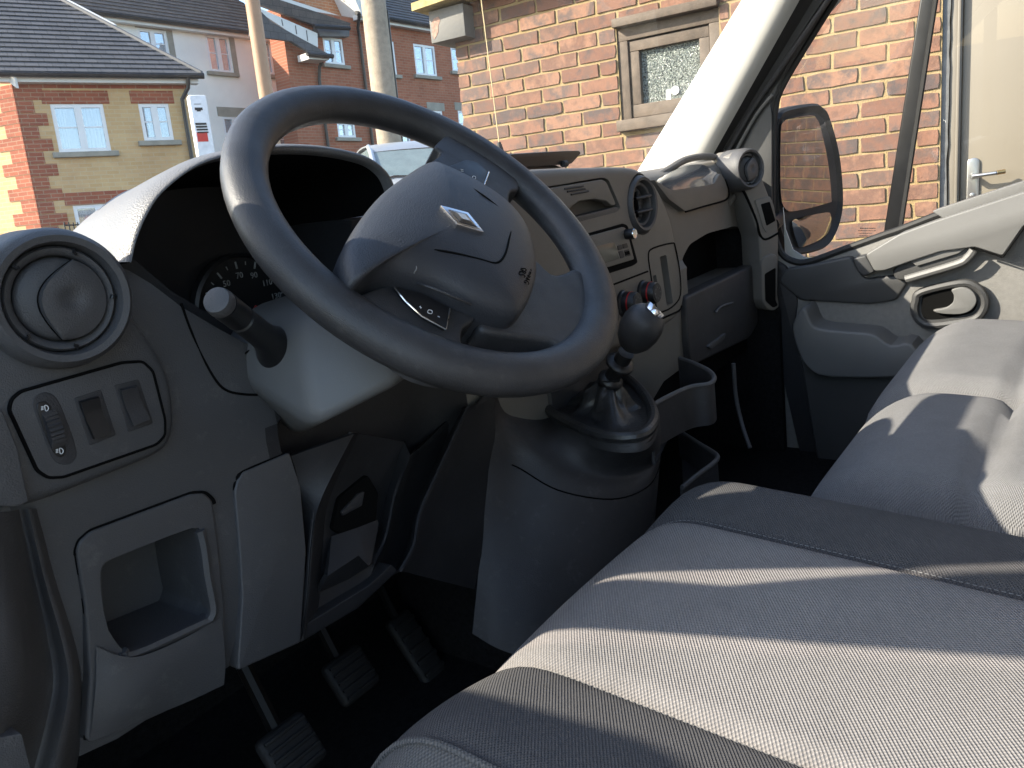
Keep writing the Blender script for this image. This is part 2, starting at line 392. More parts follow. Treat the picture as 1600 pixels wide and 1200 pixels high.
# ------------------------------------------------------------------ building helpers (world frame)
def wray(px, py): return WM @ ray(px, py)
class Facade:
    """vertical plane: s runs along it to the viewer's right, z up, d out towards the viewer"""
    def __init__(f, p, d):
        f.p = Vector((p[0], p[1], 0)); f.d = Vector((d[0], d[1], 0)).normalized(); f.n = Vector((f.d.y, -f.d.x, 0))
        if f.n.dot(f.p) > 0: f.n = -f.n
    def at(f, s, z, d=0): return f.p + f.d * s + f.n * d + Vector((0, 0, z))
    def sz(f, px, py, d=0):
        r = wray(px, py); o = f.p + f.n * d; t = (o - Vector((0, 0, 0))).dot(f.n) / r.dot(f.n); q = r * t; return ((q - f.p).dot(f.d), q.z + EYE.z)
    def box(f, b, s0, s1, z0, z1, d0, d1, bevel=0):
        c = f.at((s0 + s1) / 2, (z0 + z1) / 2, (d0 + d1) / 2); M = Matrix((f.d, f.n, Vector((0, 0, 1)))).transposed()
        b.box(c, (abs(s1 - s0), abs(d1 - d0), abs(z1 - z0)), M, bevel); return b
    def prism(f, b, pts, d0, d1, bevel=0):
        b.prism([f.at(s, z, d1) for s, z in pts], f.n * (d0 - d1), bevel); return b
def pixfac(pa, pb, dist_b):
    """facade through two pixels of one level line; pixel b lies dist_b away"""
    ra, rb = wray(*pa), wray(*pb); h = math.hypot(rb.x, rb.y); B = rb * (dist_b / h); A = ra * (B.z / ra.z)
    return Facade(A, B - A), B.z + EYE.z
def uv_facade(o, f):
    me = o.data; uv = me.uv_layers.new(name='UVMap'); base = Vector(o['_base'])
    for lp in me.loops:
        q = me.vertices[lp.vertex_index].co + base - f.p; uv.data[lp.index].uv = (q.dot(f.d), q.z)
    return o
def win(f, par, px_tl, px_tr, px_br, px_bl, lights=2, sill='sill_stone', head=None, mid=True, blind=None, recess=.05):
    a = f.sz(*px_tl); b_ = f.sz(*px_tr); c = f.sz(*px_br); d = f.sz(*px_bl)
    s0 = (a[0] + d[0]) / 2; s1 = (b_[0] + c[0]) / 2; z1 = (a[1] + b_[1]) / 2; z0 = (c[1] + d[1]) / 2
    fw = .065; b = MB(False)
    for q in ((s0, s1, z1 - fw, z1), (s0, s1, z0, z0 + fw), (s0, s0 + fw, z0 + fw, z1 - fw), (s1 - fw, s1, z0 + fw, z1 - fw)): f.box(b, *q, -.08, -.012)
    for k in range(1, lights):
        sm = s0 + (s1 - s0) * k / lights; f.box(b, sm - .06, sm + .06, z0 + fw, z1 - fw, -.079, -.008)
    w = b.build('window', 'white_upvc', par, smooth=0)
    W_ = (s1 - s0) / lights
    for k in range(lights):
        b = MB(False); e0 = s0 + W_ * k + .06; e1 = s0 + W_ * (k + 1) - .06
        f.box(b, e0, e1, z0 + .06, z1 - .06, -.052, -.046); p = b.build('pane', 'house_glass', par, smooth=0); p.parent = w
        if mid:
            b = MB(False); zm = z0 + (z1 - z0) * .52; f.box(b, e0, e1, zm - .012, zm + .012, -.047, -.038); p = b.build('glazing_bar', 'white_upvc', par, smooth=0); p.parent = w
    b = MB(False); f.box(b, s0 + .02, s1 - .02, z0 + .02, z1 - .02, -.50, -.48); p = b.build('room', 'room_dark', par, smooth=0); p.parent = w
    if blind:
        for (u0, u1, v0, v1, mm) in blind:
            b = MB(False); n = 14; rows = []
            for zz in (z0 + (z1 - z0) * v0, z0 + (z1 - z0) * v1):
                rows.append([f.at(s0 + (s1 - s0) * (u0 + (u1 - u0) * i / n), zz, -.16 + .018 * math.sin(i * 2.4)) for i in range(n + 1)])
            b.quadgrid(rows); p = b.build('curtain', mm, par); p.parent = w
    if sill:
        b = MB(False); f.box(b, s0 - .12, s1 + .12, z0 - .10, z0 - .003, -.07, .09, .012); p = b.build('sill', sill, par, smooth=0); p.parent = w
    if head:
        b = MB(False); f.box(b, s0 - .12, s1 + .12, z1 + .003, z1 + .24, -.06, .012, .004); p = uv_facade(b.build('lintel', head, par, smooth=0), Facade(f.at(0, 0), (0, 0, 1)) if 0 else f); p.parent = w
    return (s0, s1, z0, z1)
def roof_rows(f, s0, s1, z0, d0, pitch, length, name, m, par, s0t=None, s1t=None, row=.17):
    """pitched roof of stepped tile courses, rising away from the eaves line (s0..s1, z0, d0)"""
    b = MB(False); n = int(length / row); cp, sp = math.cos(R(pitch)), math.sin(R(pitch)); uvs = []
    for i in range(n):
        for half in (0, 1):
            u = (i + half) * row; t = u / length
            a0 = s0 + ((s0t if s0t is not None else s0) - s0) * t; a1 = s1 + ((s1t if s1t is not None else s1) - s1) * t
            lift = .022 if half == 0 else .0
            zz = z0 + u * sp + lift * cp; dd = d0 - u * cp + lift * sp
            b.bm.verts.new(f.at(a0, zz, dd)); b.bm.verts.new(f.at(a1, zz, dd))
    b.bm.verts.ensure_lookup_table()
    for k in range(2 * n - 1): b.bm.faces.new([b.bm.verts[i] for i in (2 * k, 2 * k + 1, 2 * k + 3, 2 * k + 2)])
    o = b.build(name, m, par, smooth=0)
    me = o.data; uv = me.uv_layers.new(name='UVMap'); base = Vector(o['_base'])
    for lp in me.loops:
        q = me.vertices[lp.vertex_index].co + base - f.p; uv.data[lp.index].uv = (q.dot(f.d), (q.z - z0) / sp)
    return o

# ------------------------------------------------------------------ tan brick house, far left
ft, zt = pixfac((20, 122), (300, 125), 18.0)
sL = ft.sz(18, 130)[0]; sR = ft.sz(302, 200)[0]
tan = thing('tan_house', 'tan brick house with dark slate roof and red brick corner, far left', 'house', ft.at((sL + sR) / 2, 0, -3), van=False)
def wall_with_openings(f, par, name, m, s0, s1, z0, z1, opens, d0=-.3, d1=0):
    """solid wall split into blocks round its openings"""
    b = MB(False); xs = sorted(set([s0, s1] + [o[0] for o in opens] + [o[1] for o in opens])); zs = sorted(set([z0, z1] + [o[2] for o in opens] + [o[3] for o in opens]))
    def inside(x, z): return any(o[0] < x < o[1] and o[2] < z < o[3] for o in opens)
    for i in range(len(xs) - 1):
        j = 0
        while j < len(zs) - 1:
            xm = (xs[i] + xs[i + 1]) / 2
            if inside(xm, (zs[j] + zs[j + 1]) / 2): j += 1; continue
            k = j
            while k + 1 < len(zs) - 1 and not inside(xm, (zs[k + 1] + zs[k + 2]) / 2): k += 1
            for dd in (d1,):
                b.poly([f.at(xs[i], zs[j], dd), f.at(xs[i + 1], zs[j], dd), f.at(xs[i + 1], zs[k + 1], dd), f.at(xs[i], zs[k + 1], dd)])
            j = k + 1
    for o in opens:   # reveals
        a, c, e, g_ = o
        for q in (((a, e), (c, e)), ((c, e), (c, g_)), ((c, g_), (a, g_)), ((a, g_), (a, e))):
            b.poly([f.at(*q[0], d1), f.at(*q[1], d1), f.at(*q[1], d1 - .12), f.at(*q[0], d1 - .12)])
    # back and ends give it depth
    b.poly([f.at(s0, z0, d1 - .6), f.at(s1, z0, d1 - .6), f.at(s1, z1, d1 - .6), f.at(s0, z1, d1 - .6)])
    b.poly([f.at(s0, z0, d1), f.at(s0, z0, d1 - .6), f.at(s0, z1, d1 - .6), f.at(s0, z1, d1)])
    b.poly([f.at(s1, z0, d1), f.at(s1, z0, d1 - .6), f.at(s1, z1, d1 - .6), f.at(s1, z1, d1)])
    b.poly([f.at(s0, z1, d1), f.at(s1, z1, d1), f.at(s1, z1, d1 - .6), f.at(s0, z1, d1 - .6)])
    return uv_facade(b.build(name, m, par, smooth=0), f)
cl = [(0.02, .28, .03, .95, 'curtain'), (.60, .97, .1, .95, 'curtain')]
w1 = win(ft, tan, (77, 161), (161, 164), (174, 236), (93, 238), head='quoin_brick', blind=cl)
w2 = win(ft, tan, (215, 162), (262, 162), (273, 219), (226, 220), head='quoin_brick', blind=[(.03, .97, .55, .97, 'curtain')])
w3 = win(ft, tan, (114, 320), (190, 318), (208, 400), (128, 400), head='quoin_brick', blind=[(.03, .5, .05, .95, 'curtain')])
wall_with_openings(ft, tan, 'wall', 'tan_brick', sL, sR, 0, zt - .02, [w1, w2, w3])
# red quoins: alternate long and short blocks up the near corner, plus the eaves band
z = .1; k = 0
while z < zt - .30:
    L_ = .46 if k % 2 else .28; b = MB(False); ft.box(b, sL - .012, sL + L_, z, z + .215, -.3, .012); uv_facade(b.build('quoin', 'quoin_brick', tan, smooth=0), ft); z += .225; k += 1
b = MB(False); ft.box(b, sL - .008, sR + .004, zt - .17, zt - .03, -.3, .010); uv_facade(b.build('eaves_band', 'quoin_brick', tan, smooth=0), ft)
roof_rows(ft, sL - .30, sR + .22, zt + .05, .32, 40, 7.5, 'roof', 'slate', tan, s0t=sL - 3.2, s1t=sR + .22 - 5.4)
b = MB(False); ft.box(b, sL - .3, sR + .2, zt - .10, zt + .03, .012, .20); b.build('fascia', 'fascia_white', tan, smooth=0)
b = MB(False); b.tube([ft.at(sL - .3, zt + .03, .28), ft.at(sR + .30, zt + .03, .28)], .06, 10); gt = b.build('gutter', 'gutter_black', tan)
dp = [(sR + .0, zt - .0, .28), (sR - .02, zt - .18, .22), (sR - .14, zt - .38, .10), (sR - .14, zt - .8, .07), (sR - .14, .1, .07)]
b = MB(False); b.tube([ft.at(*q) for q in dp], .04, 8); b.build('downpipe', 'gutter_black', tan)
for k in range(7):
    q = ft.sz(106 + 7 * k, 378, .9); q2 = ft.sz(104 + 7 * k, 347, .9); b = MB(False); b.tube([ft.at(*q, .9), ft.at(q[0], q2[1], .9)], .012, 6); b.build('railing_bar', 'gutter_black', tan)
b = MB(False); b.tube([ft.at(*ft.sz(102, 352, .9), .9), ft.at(*ft.sz(155, 350, .9), .9)], .014, 6); b.build('railing_rail', 'gutter_black', tan)
# sunlit gable end with toothed red corner and white bargeboard
gd = Vector((-.31, .95, 0)).normalized(); gn = Vector((-.95, -.31, 0)).normalized()
gc0 = ft.at(sL, 0, 0) + gn * .004
def GP(u, z, o=0.0): return gc0 + gd * u + Vector((0, 0, z)) + gn * o
b = MB(False); b.prism([GP(0, 0), GP(0, zt), GP(4.0, zt + 3.3), GP(8, zt), GP(8, 0)], -gn * .25)
gw = b.build('gable_wall', 'tan_brick', tan, smooth=0); uvl = gw.data.uv_layers.new(name='UVMap')
for lp in gw.data.loops:
    q = gw.data.vertices[lp.vertex_index].co; uvl.data[lp.index].uv = (q.dot(gd), q.z)
z = .15; k = 0
while z < zt - .3:
    L_ = .62 if k % 2 else .36; b = MB(False); b.prism([GP(-.012, z, .012), GP(L_, z, .012), GP(L_, z + .215, .012), GP(-.012, z + .215, .012)], -gn * .03)
    qo = b.build('quoin', 'quoin_brick', tan, smooth=0); uvl = qo.data.uv_layers.new(name='UVMap')
    for lp in qo.data.loops:
        q = qo.data.vertices[lp.vertex_index].co; uvl.data[lp.index].uv = (q.dot(gd), q.z + Vector(qo['_base']).z)
    z += .225; k += 1
b = MB(False); b.prism([GP(-.25, zt - .22, .14), GP(4.0, zt + 3.2, .14), GP(4.0, zt + 3.45, .14), GP(-.25, zt + .02, .14)], -gn * .05); b.build('bargeboard', 'fascia_white', tan, smooth=0)
# white verge board high on the right slope
ca, sa = math.cos(R(40)), math.sin(R(40))
b = MB(False)
def vg(u, w, lift=.0): return ft.at(sR + .24 + w - .72 * u, zt + .05 + u * sa + lift, .32 - u * ca)
b.prism([vg(0, 0, -.02), vg(7.4, 0, -.02), vg(7.4, 0, .06), vg(0, 0, .06)], ft.d * .04); b.build('verge', 'lead_grey', tan, smooth=0)
b = MB(False); b.prism([vg(1.75, .05, -.2), vg(7.4, .05, -.2), vg(7.4, .05, .06), vg(1.75, .05, .06)], ft.d * .05); b.build('bargeboard', 'fascia_white', tan, smooth=0)

# ------------------------------------------------------------------ white rendered house
fw, zw = pixfac((187, 31), (392, 57), 24.0)
sL = fw.sz(60, 60)[0]; sR = fw.sz(452, 120)[0]
wh = thing('white_house', 'cream rendered house with brown tiled roof behind the pole', 'house', fw.at((sL + sR) / 2, 0, -3), van=False)
bl = [(.04, .48, .04, .96, 'curtain'), (.52, .96, .04, .96, 'curtain')]
o1 = win(fw, wh, (214, 44), (258, 48), (267, 92), (222, 88), blind=[(.04, .96, .04, .5, 'curtain')])
o2 = win(fw, wh, (320, 53), (355, 58), (367, 115), (329, 111), blind=bl)
o3 = win(fw, wh, (402, 62), (438, 66), (448, 119), (414, 116), blind=[(.5, .96, .0, .4, 'curtain_red')])
o4 = win(fw, wh, (346, 181), (382, 184), (392, 238), (356, 236), head='sill_stone', sill=None, blind=[(.04, .96, .0, .45, 'curtain_red'), (.04, .3, .45, .96, 'curtain')])
o5 = win(fw, wh, (430, 190), (466, 194), (476, 246), (440, 244), head='sill_stone', sill=None, blind=[(.3, .96, .0, .96, 'curtain')])
wall_with_openings(fw, wh, 'wall', 'render_white', sL, sR, 0, zw - .02, [o1, o2, o3, o4, o5])
for o in (o1, o2, o3):
    b = MB(False); fw.box(b, o[1] + .01, o[1] + .16, o[2] - .02, zw - .04, -.05, .015); b.build('surround', 'sill_stone', wh, smooth=0)
    b = MB(False); fw.box(b, o[0] - .05, o[1] + .01, o[3] + .004, zw - .04, -.05, .015); b.build('surround', 'sill_stone', wh, smooth=0)
roof_rows(fw, sL - .3, sR + .12, zw + .05, .32, 42, 8.0, 'roof', 'clay_tiles', wh, s1t=sR - 3.4)
b = MB(False); fw.box(b, sL, sR + .1, zw - .10, zw + .03, .012, .2); b.build('fascia', 'fascia_white', wh, smooth=0)
b = MB(False); b.tube([fw.at(sL, zw + .03, .28), fw.at(sR + .35, zw + .03, .28)], .06, 8); b.build('gutter', 'gutter_black', wh)

# ------------------------------------------------------------------ red brick terrace
fr, zr = pixfac((590, 33), (675, 47), 26.0)
sL = fr.sz(452, 120)[0]; sM = fr.sz(548, 40)[0]; sR = fr.sz(760, 60)[0]
red = thing('red_house', 'red brick terrace with slate roof and dormer beyond the telegraph pole', 'house', fr.at((sL + sR) / 2, 0, -3), van=False)
r1 = win(fr, red, (503, 59), (534, 59), (540, 101), (510, 101), blind=[(.04, .96, .5, .96, 'curtain')])
r2 = win(fr, red, (597, 63), (615, 65), (621, 117), (602, 116), lights=1, blind=[(.04, .96, .04, .96, 'curtain')])
r3 = win(fr, red, (645, 69), (678, 71), (684, 119), (651, 118), blind=[(.04, .96, .04, .5, 'curtain')])
r4 = win(fr, red, (703, 73), (735, 76), (741, 114), (708, 112), blind=[(.04, .96, .04, .96, 'curtain')])
r5 = win(fr, red, (525, 190), (553, 192), (558, 216), (530, 214), blind=[(.2, .8, .04, .7, 'curtain')])
r6 = win(fr, red, (672, 172), (690, 174), (696, 215), (676, 213), lights=1, head='sill_stone', blind=[(.04, .96, .04, .96, 'curtain')])
r7 = win(fr, red, (714, 172), (735, 174), (741, 215), (720, 213), lights=1, head='sill_stone', blind=[(.04, .5, .04, .96, 'curtain')])
r8 = win(fr, red, (612, 208), (640, 211), (646, 250), (618, 248), blind=[(.1, .9, .04, .9, 'curtain')])
wall_with_openings(fr, red, 'wall', 'red_brick', sL, sR, 0, zr - .02, [r1, r2, r3, r4, r5, r6, r7, r8])
roof_rows(fr, sM + .1, sR + .2, zr + .05, .32, 42, 9.0, 'roof', 'slate', red, s0t=sM - 3.4)
b = MB(False); fr.box(b, sM + .1, sR + .2, zr - .10, zr + .03, .012, .2); b.build('fascia', 'fascia_white', red, smooth=0)
b = MB(False); b.tube([fr.at(sM, zr + .03, .28), fr.at(sR, zr + .03, .28)], .06, 8); b.build('gutter', 'gutter_black', red)
for px in (556, 572 - 14):
    pass
sp = fr.sz(557, 40)[0]
b = MB(False); b.tube([fr.at(sp - .1, zr, .28), fr.at(sp - .05, zr - .3, .1), fr.at(sp, zr - .5, .07), fr.at(sp, 0, .07)], .045, 8); b.build('downpipe', 'gutter_black', red)
sp = fr.sz(493, 100)[0]; zc = fr.sz(495, 88)[1]
b = MB(False); b.tube([fr.at(sp + .1, zc - .02, .3), fr.at(sp + .02, zc - .3, .12), fr.at(sp, zc - .6, .07), fr.at(sp, 0, .07)], .045, 8); b.build('downpipe', 'gutter_black', red)
# catslide roof, white clad cheek and dormer head
def FP(pts, d): return [fr.sz(x, y, d) for x, y in pts]
b = MB(False); fr.prism(b, FP([(396, 6), (424, 34), (520, 88), (500, 92), (455, 64), (392, 56)], .4), .30, .4); o = uv_facade(b.build('catslide_roof', 'slate', red, smooth=0), fr)
b = MB(False); fr.prism(b, FP([(404, 12), (496, 52), (497, 74), (452, 50), (410, 22)], .3), -.2, .3); b.build('white_cladding', 'fascia_white', red, smooth=0)
for t in (.35, .6, .8):
    a = fr.sz(410 + 86 * t, 17 + 38 * t, .305); c = fr.sz(412 + 86 * t, 22 + 52 * t, .305); b = MB(False); b.tube([fr.at(*a, .305), fr.at(*c, .305)], .012, 6); b.build('cladding_joint', 'lead_grey', red)
b = MB(False); fr.prism(b, FP([(396, 4), (420, -6), (548, 36), (546, 42), (494, 40)], .2), .1, .2); uv_facade(b.build('dormer_roof', 'clay_tiles', red, smooth=0), fr)
b = MB(False); b.tube([fr.at(*fr.sz(490, 41, .42), .42), fr.at(*fr.sz(546, 44, .42), .42)], .06, 8); b.build('gutter', 'gutter_black', red)
b = MB(False); fr.prism(b, FP([(495, 43), (546, 46), (546, 57), (500, 56)], .2), -.1, .2); b.build('dormer_head', 'lead_grey', red, smooth=0)
b = MB(False); b.tube([fr.at(*fr.sz(480, 84, .62), .62), fr.at(*fr.sz(520, 88, .62), .62)], .06, 8); b.build('gutter', 'gutter_black', red)
b = MB(False); fr.prism(b, FP([(481, 82), (516, 88), (514, 94), (483, 92)], .55), .1, .55); b.build('fascia', 'fascia_white', red, smooth=0)
# gable with sunlight painted into its brick, and its toothed white verge
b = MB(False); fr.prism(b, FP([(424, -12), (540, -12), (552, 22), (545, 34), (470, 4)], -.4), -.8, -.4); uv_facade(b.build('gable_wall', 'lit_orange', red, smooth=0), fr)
b = MB(False); fr.prism(b, FP([(418, -4), (430, -8), (548, 30), (548, 40)], -.1), -.5, -.1); b.build('bargeboard', 'fascia_white', red, smooth=0)
b = MB(False); fr.prism(b, FP([(534, -12), (548, -12), (562, 24), (553, 30)], .0), -.5, .36); b.build('bargeboard', 'fascia_white', red, smooth=0)

# ------------------------------------------------------------------ poles, sign, parked car
def pole(name, label, px0, px1, dist, r, m, cat='pole'):
    r0, r1 = wray(*px0), wray(*px1); p = r1 * (dist / math.hypot(r1.x, r1.y)); q = r0 * (dist / math.hypot(r0.x, r0.y)); d = (q - p).normalized()
    foot = p + EYE + d * (-(p.z + EYE.z) / d.z); top = p + EYE + d * 9
    t = thing(name, label, cat, foot, van=False); b = MB(False); n = 14
    b.tube([foot.lerp(top, i / n) for i in range(n + 1)], [r * (1.06 - .16 * i / n) * (1 + .012 * math.sin(i * 3.1)) for i in range(n + 1)], 14)
    b.build('shaft', m, t); return t, foot, top, d
t, f0, t0, d0 = pole('telegraph_pole', 'thick weathered grey timber telegraph pole before the red terrace', (583, 0), (606, 200), 15.0, .215, 'pole_wood')
b = MB(False); b.tube([f0 + d0 * 0 + V(.20, -.14, 0), f0 + d0 * 5.2 + V(.19, -.13, 0)], .016, 6); b.build('cable', 'gutter_black', t)
t, f0, t0, d0 = pole('lamp_post', 'slim brown post in front of the cream house', (394, 0), (416, 150), 13.0, .105, 'lamp_pole')
# totem sign
fs = Facade(wray(325, 200) * (15.0 / math.hypot(*wray(325, 200)[:2])), (math.sin(R(112)), math.cos(R(112))))
tot = thing('totem_sign', 'tall white roadside totem sign with red panel beside the tan house', 'sign', fs.at(0, 0), van=False)
a = fs.sz(296, 157); c = fs.sz(322, 148); e = fs.sz(345, 240); h = fs.sz(318, 222)
s0 = a[0]; s1 = c[0]; zt_ = c[1]
b = MB(False); fs.box(b, s0, s1, 0, zt_, -.22, 0, .03); b.build('panel', 'sign_white', tot)
def sbar(x0, y0, x1, y1, m, nm='printed_line'):
    p = fs.sz(x0, y0, .004); q = fs.sz(x1, y1, .004); b = MB(False)
    fs.box(b, max(s0 + .03, min(p[0], q[0])), min(s1 - .03, max(p[0], q[0])), min(p[1], q[1]), max(p[1], q[1]), .001, .004); b.build(nm, m, tot, smooth=0)
sbar(303, 163, 314, 162, 'sealant_grey'); sbar(304, 168, 317, 172, 'sign_black'); sbar(307, 170, 314, 174, 'sign_black')
for i in range(4): sbar(305 + i, 192 + 4.6 * i, 323 + i, 195 + 4.3 * i, 'sign_black')
sbar(306, 207, 326, 221, 'sign_red', 'red_panel')
def mk_hood():
    m, n, l, b = nodes_of('hood_skin'); setp(b, (.15, .147, .145), .45); v = objvec(n)
    mp = n.new('ShaderNodeMapping'); mp.inputs['Scale'].default_value = (1, 1, 1); l.new(v, mp.inputs[0])
    vo = n.new('ShaderNodeTexVoronoi'); vo.inputs['Scale'].default_value = 560; vo.inputs['Randomness'].default_value = 1.0; l.new(mp.outputs[0], vo.inputs['Vector'])
    bp = n.new('ShaderNodeBump'); bp.inputs['Strength'].default_value = .35; bp.inputs['Distance'].default_value = .0012; l.new(vo.outputs[0], bp.inputs['Height']); l.new(bp.outputs[0], b.inputs['Normal']); MT['hood_skin'] = m
mk_hood()
# ------------------------------------------------------------------ parked car, seen between wheel rim and hub
def ground_z(x, y):
    t = max(0, min(1, (math.hypot(x, y) - 5.5) / 5.5)); return 1.15 * t * t * (3 - 2 * t) if y > 0 else 0
gm = bpy.data.objects['ground'].data
_b = bmesh.new(); _b.from_mesh(gm)
_b.faces.ensure_lookup_table()
near = [f for f in _b.faces if f.calc_center_median().length < 70]
es = list({e for f in near for e in f.edges})
bmesh.ops.subdivide_edges(_b, edges=es, cuts=7, use_grid_fill=True)
for v in _b.verts: v.co.z = ground_z(v.co.x, v.co.y)
_b.to_mesh(gm); _b.free()
cd = wray(655, 250); cd = Vector((cd.x, cd.y, 0)).normalized(); cpos = cd * 11.2; cpos.z = 1.15
car = thing('parked_car', 'pale silver car parked ahead, seen through the steering wheel', 'car', cpos, van=False)
cf = -cd; cs = Vector((cf.y, -cf.x, 0))
rot = Matrix.Rotation(R(14), 3, 'Z'); cf = rot @ cf; cs = rot @ cs
def CP(x, y, z): return cpos + cs * x + cf * y + Vector((0, 0, z))   # y towards us = car's front
def car_sec(y, w, z0, z1, wt): return [CP(-w, y, z0), CP(-w * 1.02, y, (z0 + z1) * .5), CP(-wt, y, z1), CP(-wt * .5, y, z1 + .02), CP(0, y, z1 + .025), CP(wt * .5, y, z1 + .02), CP(wt, y, z1), CP(w * 1.02, y, (z0 + z1) * .5), CP(w, y, z0)]
b = MB(False)
rows = [car_sec(2.05, .70, .25, .55, .6), car_sec(1.95, .80, .22, .72, .68), car_sec(1.1, .86, .2, .90, .76), car_sec(.9, .87, .2, .94, .78), car_sec(-1.6, .87, .2, .98, .80), car_sec(-1.95, .83, .25, .95, .75), car_sec(-2.05, .75, .3, .6, .7)]
b.quadgrid(spl2(rows, 2, 3), cap0=False); b.build('body', 'car_silver', car)
rows = [[CP(x * .78, .95, .93) for x in (-1, -.5, 0, .5, 1)], [CP(x * .70, .35, 1.30 + .01 * (1 - x * x)) for x in (-1, -.5, 0, .5, 1)]]
mat('car_glass', (.16, .20, .19), .06, spec=.9)
b = MB(False); b.quadgrid(rows); b.build('windscreen', 'car_glass', car, solid=.01)
rows = [[CP(x * .70, .33, 1.315 + .02 * (1 - x * x)) for x in (-1, -.6, 0, .6, 1)], [CP(x * .68, .1, 1.42 + .03 * (1 - x * x)) for x in (-1, -.6, 0, .6, 1)], [CP(x * .66, -.7, 1.46 + .03 * (1 - x * x)) for x in (-1, -.6, 0, .6, 1)], [CP(x * .62, -1.4, 1.40 + .02 * (1 - x * x)) for x in (-1, -.6, 0, .6, 1)], [CP(x * .70, -1.85, 1.0) for x in (-1, -.6, 0, .6, 1)]]
b = MB(False); b.quadgrid(spl2(rows, 3, 3)); b.build('roof', 'car_silver', car, solid=.02)
for sx in (-1, 1):
    b = MB(False); b.tube([CP(sx * .78, .95, .95), CP(sx * .70, .34, 1.31), CP(sx * .67, .05, 1.41)], .035, 8); b.build('pillar', 'car_silver', car)
    b = MB(False); b.prism([CP(sx * .79, .85, .95), CP(sx * .69, .1, 1.38), CP(sx * .66, -1.2, 1.38), CP(sx * .76, -1.6, .98)], cs * (-sx * .02)); b.build('side_window', 'car_glass', car, smooth=0)
    b = MB(False); b.hull([CP(sx * x, y, z) for x in (.88, 1.03) for y in (.70, .80) for z in (.93, 1.06)]).bevel_all(.03); b.build('door_mirror', 'car_silver', car)
    b = MB(False); b.hull([CP(sx * x, y, z) for x, y, z in ((.52, 1.99, .58), (.76, 1.90, .62), (.72, 1.84, .72), (.55, 1.95, .68))]).bevel_all(.01); b.build('headlight', 'white_upvc', car)
    for yy in (1.3, -1.3):
        b = MB(False); b.lathe(CP(sx * .74, yy, .31), cs * sx, [(.2, 0), (.31, .01), (.31, .18), (.27, .2), (.2, .2)], 24); w = b.build('wheel', 'rubber_seal', car)
        b = MB(False); b.lathe(CP(sx * .90, yy, .31), cs * sx, [(.2, 0), (.19, .035), (.05, .02)], 20); w2 = b.build('rim', 'satin_steel', car); w2.parent = w

# ------------------------------------------------------------------ near brick outbuilding
dn = Vector((.0889, -.9960, 0)); nv_ = Vector((.99604, .08895, 0))
fb = Facade(nv_ * 3.996, dn)
outb = thing('brick_outbuilding', 'red brick outbuilding with yellow mortar beside the passenger window', 'outbuilding', fb.at(-1.2, 0, -.3), van=False)
sLb = -2.675; sD = fb.sz(1470, 180)[0]; zj = fb.sz(1467, 22.5)[1]; zroof = 1.5 + 1.235
wtl = fb.sz(962, 41); wtr = fb.sz(1122, 0); wbl = fb.sz(976, 203)
WX0, WX1, WZ0, WZ1 = wtl[0], wtr[0], wbl[1], wtl[1] - .0
# mortar backing in one slab with the openings left free
ops = [(WX0, WX1, WZ0, WZ1), (sD, sD + 1.0, -.1, 2.52)]
wallo = wall_with_openings(fb, outb, 'wall', 'mortar', sLb + .004, 9.0, 0, zroof + .3, ops, d1=-.0025)
b = MB(False); fb.box(b, sLb + .01, sLb + .35, 0, zroof + .3, -6, -.62); wl2 = uv_facade(b.build('end_wall', 'red_brick', outb, smooth=0), fb)
bricks = []
for k in range(10):
    for kind, L_ in (('s', .215), ('h', .1025)):
        rnd = random.Random(k * 13 + len(kind) + (1 if kind == 'h' else 0)); nx = 5 if kind == 's' else 3; nz = 3; dep = .05
        b = MB(False); grid = []
        for j in range(nz):
            row = []
            for i in range(nx):
                x = -L_ / 2 + .002 + (L_ - .004) * i / (nx - 1); zz = -.0312 + .0624 * j / (nz - 1); edge = i in (0, nx - 1) or j in (0, nz - 1)
                if edge: x += rnd.uniform(-.0022, .0022); zz += rnd.uniform(-.0020, .0020)
                if (i in (0, nx - 1)) and (j in (0, nz - 1)) and rnd.random() < .3: x -= math.copysign(rnd.uniform(.001, .005), x); zz -= math.copysign(rnd.uniform(.001, .003), zz)
                row.append((x, zz, rnd.uniform(-.0012, .0012)))
            grid.append(row)
        cx = .985
        M3 = Matrix((fb.d, Vector((0, 0, 1)), fb.n)).transposed()
        ring = grid[0] + [grid[j][-1] for j in range(1, nz)] + grid[-1][-2::-1] + [grid[j][0] for j in range(nz - 2, 0, -1)]
        for j in range(nz - 1):
            for i in range(nx - 1):
                b.bm.faces.new([b.bm.verts.new(M3 @ Vector((q[0] * .992, q[1] * .978, q[2] + .0022))) for q in (grid[j][i], grid[j][i + 1], grid[j + 1][i + 1], grid[j + 1][i])])
        n = len(ring)
        for a in range(n):
            p, q = ring[a], ring[(a + 1) % n]
            b.bm.faces.new([b.bm.verts.new(M3 @ Vector(w)) for w in ((p[0] * .992, p[1] * .978, p[2] + .0022), (q[0] * .992, q[1] * .978, q[2] + .0022), (q[0], q[1], 0), (p[0], p[1], 0))])
            b.bm.faces.new([b.bm.verts.new(M3 @ Vector(w)) for w in ((p[0], p[1], 0), (q[0], q[1], 0), (q[0], q[1], -dep), (p[0], p[1], -dep))])
        bmesh.ops.remove_doubles(b.bm, verts=b.bm.verts, dist=1e-5)
        bmesh.ops.recalc_face_normals(b.bm, faces=b.bm.faces)
        me = bpy.data.meshes.new('brick'); b.bm.to_mesh(me); b.bm.free(); me.materials.append(MT['brick_face'])
        me.polygons.foreach_set('use_smooth', [True] * len(me.polygons)); me.set_sharp_from_angle(angle=R(50))
        bricks.append((kind, me))
SM = [m for k, m in bricks if k == 's']; HM = [m for k, m in bricks if k == 'h']
base = Vector(outb['_base']); rest = MB(False); nb = 0
